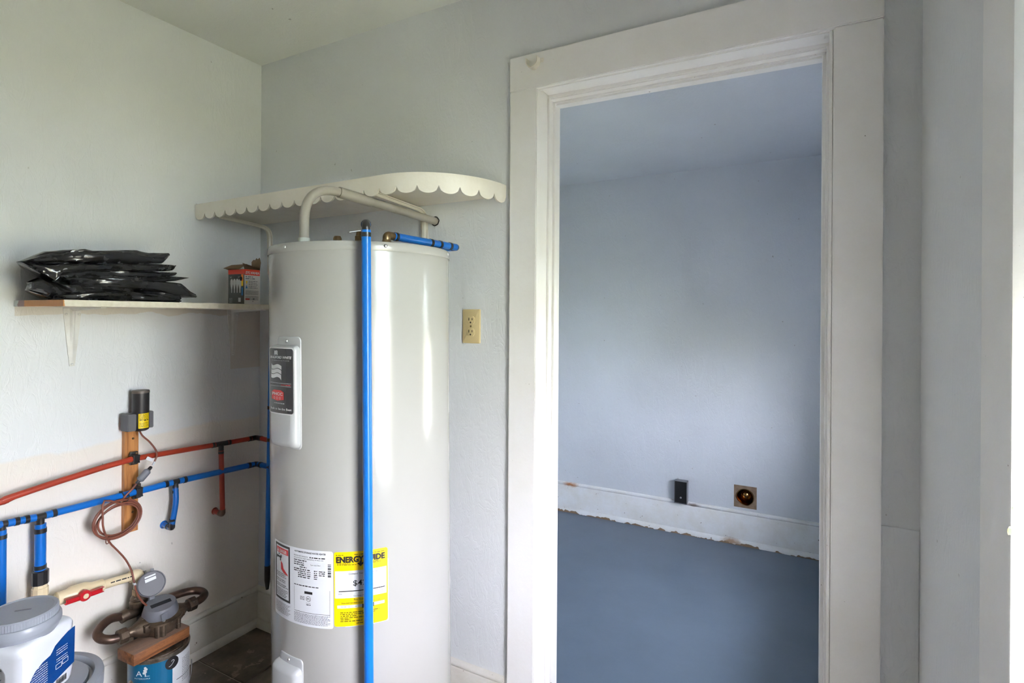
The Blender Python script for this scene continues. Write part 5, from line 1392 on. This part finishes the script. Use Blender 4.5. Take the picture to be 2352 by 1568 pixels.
# bronze yoke: riser with two copper loops to the meter
yk = thing('meter_yoke', (cE.x, cE.y, 0.0), 'dark pipe riser with two bent copper loops feeding the meter', 'pipe')
ra_ = cE
bm = NB(); lathe(bm, [(0.018, zr - 0.118), (0.025, zr - 0.114), (0.030, zr - 0.106), (0.030, zr - 0.092), (0.026, zr - 0.087), (0.028, zr - 0.083), (0.026, zr - 0.076), (0.019, zr - 0.068)], Matrix.Translation((cE.x, cE.y, 0)), 12); obj('riser_coupling', bm, M['bronze'], yk, smooth=30)
bm = NB(); lathe(bm, [(0.018, 0.005), (0.018, zr - 0.118)], Matrix.Translation((cE.x, cE.y + 0.012, 0)), 14); lathe(bm, [(0.02, zr - 0.238), (0.026, zr - 0.232), (0.026, zr - 0.21), (0.02, zr - 0.202)], Matrix.Translation((cE.x, cE.y + 0.012, 0)), 12); obj('iron_pipe', bm, M['iron'], yk, smooth=30)
rc = 0.0138
fit0 = V((cE.x + 0.004, cE.y - 0.050, zr - 0.122))
bm = NB(); tube(bm, round_path([V((cE.x, cE.y, zr - 0.100)), V((cE.x, cE.y, zr - 0.128)), fit0 + V((0, -0.004, 0))], 0.026, 7), 0.0175, 16); tube(bm, [fit0 + V((0, 0.012, 0.002)), fit0 + V((0, -0.012, -0.002))], 0.0195, 16); obj('bronze_elbow', bm, M['bronze'], yk, smooth=40)
xu = mx - 0.010
left = [fit0, V((-2.048, 0.955, 0.331)), V((-2.038, 0.922, 0.325)), V((-2.016, 0.900, 0.318)), V((-1.990, 0.898, 0.311)), V((-1.972, 0.914, 0.304)), V((xu, 0.938, 0.300)), V((xu, my - 0.105, mz))]
pipe_run(yk, 'copper_loop', smooth_path(left, 6), rc, M['copper'], 16)
right = [V((xu, my + 0.105, mz)), V((xu, my + 0.132, mz)), V((xu - 0.004, my + 0.152, mz)), V((-1.985, my + 0.174, mz + 0.002)), V((-2.012, my + 0.178, mz + 0.006)), V((-2.034, my + 0.160, mz + 0.010)), V((-2.046, my + 0.125, mz + 0.014)), V((-2.052, my + 0.07, mz + 0.016)), V((cE.x, cE.y + 0.020, mz + 0.016))]
pipe_run(yk, 'copper_loop', smooth_path(right, 6), rc, M['copper'], 16)

zb_ = 0.2325
bl = thing('wood_block', (-1.925, 1.03, zb_), 'weathered lumber offcut lying on the paint can under the meter', 'wood block')
k0, k1 = onz(307, 1532, zb_), onz(262, 1523, zb_)
ey_ = (onz(436, 1461, zb_) - k0); ey_.z = 0; Lb = ey_.length; ey_.normalize(); ex_ = V((ey_.y, -ey_.x, 0))
ctr = k0 - ex_ * 0.0445 + ey_ * (Lb / 2) + UP * 0.0188
bm = NB(); obox(bm, ctr, ex_, ey_, UP, 0.0445, Lb / 2, 0.0186, 0.003, 2); obj('block', bm, M['block'], bl, smooth=30)

cx_, cy_ = -1.930, 1.046; rcn = 0.0885; hc_ = 0.2325
can_psi = math.atan2(cy_, cx_) + PI / 2
can_psi = math.radians(28.7 + 33.0)
can = local_thing('paint_can', (cx_, cy_, 0), (0, 0, can_psi), 'teal and white labelled paint can standing under the wood block', 'paint can')
CM = Matrix.Translation((cx_, cy_, 0)) @ Matrix.Rotation(can_psi, 4, 'Z')
bm = NB(); lathe(bm, [(rcn, 0.0), (rcn + 0.0015, 0.003), (rcn - 0.0005, 0.006), (rcn - 0.0005, hc_ - 0.010)], seg=64, cap1=False); obj('can_body', bm, M['can_metal'], can, smooth=40)
bm = NB(); lathe(bm, [(rcn - 0.0005, hc_ - 0.012), (rcn + 0.002, hc_ - 0.008), (rcn + 0.002, hc_ - 0.002), (rcn - 0.001, hc_), (rcn - 0.004, hc_), (rcn - 0.006, hc_ - 0.006), (rcn - 0.011, hc_ - 0.006), (rcn - 0.012, hc_ - 0.001), (rcn - 0.016, hc_ - 0.001), (rcn - 0.018, hc_ - 0.007), (0, hc_ - 0.007)], seg=64, cap0=False); obj('rim_and_lid', bm, M['can_metal'], can, smooth=40)
RCn = Round(CM, rcn)
at0 = RCn.px(396, 1545)[0]
wl = sheet('white_label', RCn, at0 - 0.002, rcn * 1.9, 0.012, hc_ - 0.014, 0.001, M['white_lbl'], can, 0.0003)
tl = sheet('teal_label', RCn, -rcn * 1.75, at0, 0.012, hc_ - 0.014, 0.001, M['teal_lbl'], can, 0.0006)
p = Print(RCn, 0.0012); p.ptext('A', 313, 1553, 327, 1552, 13); p.ptext('L', 333, 1553, 344, 1552, 10)
a_, b_ = RCn.px(334, 1538)
for q in range(5): p.disc(a_ + 0.004 * (q % 2) - 0.001 * q, b_ + 0.006 - 0.004 * q, 0.0042, 9)
p.ptext('INTERIORS', 310, 1560.5, 345, 1556, 3.2); p.build('lettering', M['ink_white'], tl)
a_, b_ = RCn.px(395, 1521)
p = Print(RCn, 0.0016); p.disc(a_, b_, 0.0205, 28); bd = p.build('black_seal', M['ink'], can)
p = Print(RCn, 0.0020); sw_ = []
for k in range(15):
    t = k / 14; sw_.append((a_ - 0.010 + 0.016 * t, b_ - 0.009 + 0.014 * t ** 2.2))
for k in range(6):
    t = PI * k / 5; sw_.append((a_ + 0.006 - 0.004 * (1 - math.cos(t)), b_ + 0.005 + 0.004 * math.sin(t)))
for (x0_, y0_), (x1_, y1_) in zip(sw_, sw_[1:]):
    dx_, dy_ = x1_ - x0_, y1_ - y0_; L_ = math.hypot(dx_, dy_) or 1; nx, ny = -dy_ / L_ * 0.0008, dx_ / L_ * 0.0008
    p._add([(x0_ + nx, y0_ + ny), (x1_ + nx, y1_ + ny), (x1_ - nx, y1_ - ny), (x0_ - nx, y0_ - ny)], [(0, 1, 2, 3)])
p.build('seal_swirl', M['ink_white'], bd)
p = Print(RCn, 0.0008); a_ = RCn.px(418, 1510)[0]; b_ = RCn.px(418, 1512)[1]
for k in range(14): p.fine(a_, a_ + 0.040, b_ - 0.0058 * k, 0.0022, 200 + k)
p.build('fine_print', M['ink_grey'], wl)
p = Print(RCn, 0.0010); a2, b2 = RCn.px(405, 1560); p.rect(a2, a2 + 0.09, b2 - 0.001, b2 + 0.001); p.build('label_rule', M['ink'], wl)
# ear and wire bail
aE = RCn.px(302, 1548)[0] / rcn; eC = V((rcn * math.sin(aE), -rcn * math.cos(aE), 0.150))
bm = NB(); lathe(bm, [(0.013, -0.001), (0.013, 0.002), (0.008, 0.007), (0, 0.008)], frame(eC, (math.sin(aE), -math.cos(aE), 0)), 16); obj('handle_ear', bm, M['can_metal'], can, smooth=40)
bm = NB(); pts = []
for k in range(25):
    t = k / 24; th_ = aE + (2.6) * t; q = rcn + 0.006 + 0.006 * math.sin(PI * t); pts.append(V((q * math.sin(th_), -q * math.cos(th_), 0.150 - 0.085 * math.sin(PI * t))))
tube(bm, pts, 0.0018, 6); obj('wire_bail', bm, M['steel'], can, smooth=60)

# ------------------------------------------------------------------ buckets
bkx, bky, rL, zL = -1.792, 0.645, 0.157, 0.372
bk = thing('large_bucket', (bkx, bky, 0), 'large paint bucket with a grey snap lid beneath the white jug', 'bucket')
tm = Matrix.Translation((bkx, bky, 0))
bm = NB(); lathe(bm, [(0.128, 0), (0.131, 0.004), (0.146, zL - 0.05), (0.149, zL - 0.05), (0.149, zL - 0.02)], tm, 56); obj('pail', bm, M['white_pl'], bk, smooth=40)
bm = NB(); lathe(bm, [(rL - 0.004, zL - 0.042), (rL, zL - 0.040), (rL + 0.001, zL - 0.010), (rL - 0.001, zL - 0.003), (rL - 0.006, zL), (rL - 0.020, zL), (rL - 0.023, zL - 0.003), (rL - 0.025, zL - 0.016), (rL - 0.032, zL - 0.016), (rL - 0.034, zL - 0.006), (rL - 0.040, zL - 0.005), (0, zL - 0.005)], tm, 72, cap0=False)
obj('lid', bm, M['grey_lid'], bk, smooth=40)

jx, jy, jz0 = -1.780, 0.624, zL - 0.0045
jr = thing('paint_jug', (jx, jy, jz0), 'white twist-top paint jug with blue label standing on the bucket', 'paint jug')
e1 = V((-0.454, 0.891, 0)); e2_ = V((-0.891, -0.454, 0))          # along the right face (backwards), along the front face (leftwards)
JM = Matrix.Identity(4)
nR, nF = -e2_, -e1                                             # right face and front face normals
ha, hb_ = 0.078, 0.078                                         # half size across the right face, half size across the front face
JH = 0.172
def sup_ring(a, b, z, n, k=64):
    out = []
    for i in range(k):
        t = 2 * PI * i / k; c_, s_ = math.cos(t), math.sin(t)
        m_ = (abs(c_) ** n + abs(s_) ** n) ** (-1.0 / n); out.append(V((jx, jy, 0)) + e1 * (a * c_ * m_) + e2_ * (b * s_ * m_) + UP * z)
    return out
bm = NB(); rings = []
for a, b, z, n in ((0.070, 0.068, 0, 6), (0.077, 0.074, 0.003, 7), (0.079, 0.076, 0.010, 8), (ha, hb_, 0.030, 10), (ha, hb_, 0.140, 10), (0.0815, 0.0775, 0.152, 9), (0.0795, 0.0755, 0.161, 7.5), (0.076, 0.072, 0.166, 6), (0.070, 0.067, 0.168, 4)):
    rings.append([bm.verts.new(q) for q in sup_ring(a, b, jz0 + z, n)])
for A_, B_ in zip(rings, rings[1:]):
    for q in range(64): bm.faces.new((A_[q], A_[(q + 1) % 64], B_[(q + 1) % 64], B_[q]))
bm.faces.new(rings[0][::-1]); bm.faces.new(rings[-1])
jb_ = obj('jug_body', bm, M['white_pl'], jr, smooth=45)
# grip recess cut into the front face
bm = NB(); fc = V((jx, jy, jz0)) - e1 * ha
prism(bm, rrect(-0.065, 0.034, -0.02, 0.122, 0.022, 5), frame(fc, nF, -e2_), -0.022, 0.03)
cut = obj('cutter', bm, M['white_pl'], jr)
bo = jb_.modifiers.new('grip', 'BOOLEAN'); bo.operation = 'DIFFERENCE'; bo.object = cut; bo.solver = 'EXACT'
bpy.context.view_layer.update()
dg = bpy.context.evaluated_depsgraph_get(); nm = bpy.data.meshes.new_from_object(jb_.evaluated_get(dg)); jb_.modifiers.clear(); jb_.data = nm
bpy.data.objects.remove(cut)
nm.polygons.foreach_set('use_smooth', [True] * len(nm.polygons)); nm.set_sharp_from_angle(angle=math.radians(40))
FJ = Flat(fc - nF * 0.0215, -e2_, UP)
p = Print(FJ, 0.0004)
p.text('Dutch Boy', -0.040, 0.004, 0.074, 0.007, shear=0.3, bold=0.015)
p.text('DUTCH BOY GROUP', -0.048, 0.012, 0.066, 0.0035); p.text('CLEVELAND, OHIO 44115', -0.044, 0.008, 0.0605, 0.0028)
p.build('lettering', M['ink'], jr)
p = Print(FJ, 0.0004)
for k in range(4): p.fine(-0.05 + 0.006 * k, 0.016 - 0.006 * k, 0.110 - 0.006 * k, 0.003, 300 + k)
p.build('fine_print', M['ink_grey'], jr)
rfc = V((jx, jy, jz0)) + nR * hb_
FJR = Flat(rfc, e1, UP)
def lab(pts): return [(a, b) for a, b in pts]
p = Print(FJR, 0.0006)
p.poly([(-0.068, 0.030), (-0.006, 0.030), (-0.006, 0.026), (0.072, 0.044), (0.074, 0.140), (0.050, 0.137), (0.030, 0.130), (0.012, 0.122), (0.004, 0.112), (-0.002, 0.106), (-0.024, 0.102), (-0.044, 0.092), (-0.058, 0.076), (-0.066, 0.056)])
bl_ = p.build('blue_label', M['blue_lbl'], jr)
p = Print(FJR, 0.0010)
for k in range(11): p.fine(-0.062 + (0.012 if k < 3 else 0.0) + (0.006 if k < 2 else 0), -0.010, 0.094 - 0.0058 * k, 0.0017, 320 + k)
for k in range(5): p.fine(0.016, 0.050, 0.106 - 0.006 * k - (0.006 if k > 2 else 0), 0.0016, 340 + k)
p.frame(0.014, 0.032, 0.058, 0.070, 0.0012); p.frame(0.034, 0.052, 0.060, 0.072, 0.0012)
p.build('fine_print', M['ink_white'], bl_)
p = Print(FJR, 0.0006); rr = random.Random(8); a = 0.016
while a < 0.048:
    q = rr.choice((0.0008, 0.0014)); p.rect(a, a + q, 0.014, 0.030, 1); a += q + rr.choice((0.0008, 0.0012))
p.build('barcode', M['ink'], jr)
# lid: pouring collar and ribbed twist cap
lz = jz0 + 0.174; jm = Matrix.Translation((jx, jy, 0))
bm = NB(); lathe(bm, [(0.0745, lz - 0.014), (0.0765, lz - 0.002), (0.0800, lz + 0.003), (0.0815, lz + 0.008), (0.081, lz + 0.020), (0.078, lz + 0.026), (0.073, lz + 0.027)], jm, 56); col_ = obj('pouring_collar', bm, M['grey_lid'], jr, smooth=40)
bm = NB(); capm = jm @ Matrix.Translation((0, 0, 0)); prof_n = 160; rs_ = 0.0745
A0 = []; 
for z, f in ((lz + 0.024, 1.0), (lz + 0.044, 1.0)):
    A0.append([bm.verts.new(V((jx + (rs_ + (0.0009 if k % 2 else 0)) * math.cos(2 * PI * k / prof_n), jy + (rs_ + (0.0009 if k % 2 else 0)) * math.sin(2 * PI * k / prof_n), z))) for k in range(prof_n)])
for z, r_ in ((lz + 0.047, rs_ - 0.002), (lz + 0.0475, rs_ - 0.006), (lz + 0.0455, rs_ - 0.009), (lz + 0.0455, 0.03)):
    A0.append([bm.verts.new(V((jx + r_ * math.cos(2 * PI * k / prof_n), jy + r_ * math.sin(2 * PI * k / prof_n), z))) for k in range(prof_n)])
for P_, Q_ in zip(A0, A0[1:]):
    for k in range(prof_n): bm.faces.new((P_[k], P_[(k + 1) % prof_n], Q_[(k + 1) % prof_n], Q_[k]))
bm.faces.new(A0[-1]); bm.faces.new(A0[0][::-1]); tw = obj('twist_cap', bm, M['grey_lid'], jr, smooth=30)
bm = NB(); obox(bm, V((jx, jy, lz + 0.0462)) + RGT * 0.004, (0.62, 0.78, 0), (0.78, -0.62, 0), UP, 0.017, 0.0022, 0.0007); obj('raised_mark', bm, M['reg_grey'], tw)
bm = NB(); q = V((jx, jy, lz + 0.010)) - FWD * 0.0812 + RGT * 0.012; lathe(bm, [(0.008, -0.004), (0.007, 0.003), (0, 0.004)], frame(q, -FWD + RGT * 0.14), 16); obj('collar_boss', bm, M['grey_lid'], col_, smooth=60)

# ------------------------------------------------------------------ tidy: drop helper properties
for o in S.objects:
    for k in ('_off', '_local'):
        if k in o: del o[k]
for m_ in bpy.data.materials:
    if 'cur' in m_: del m_['cur']
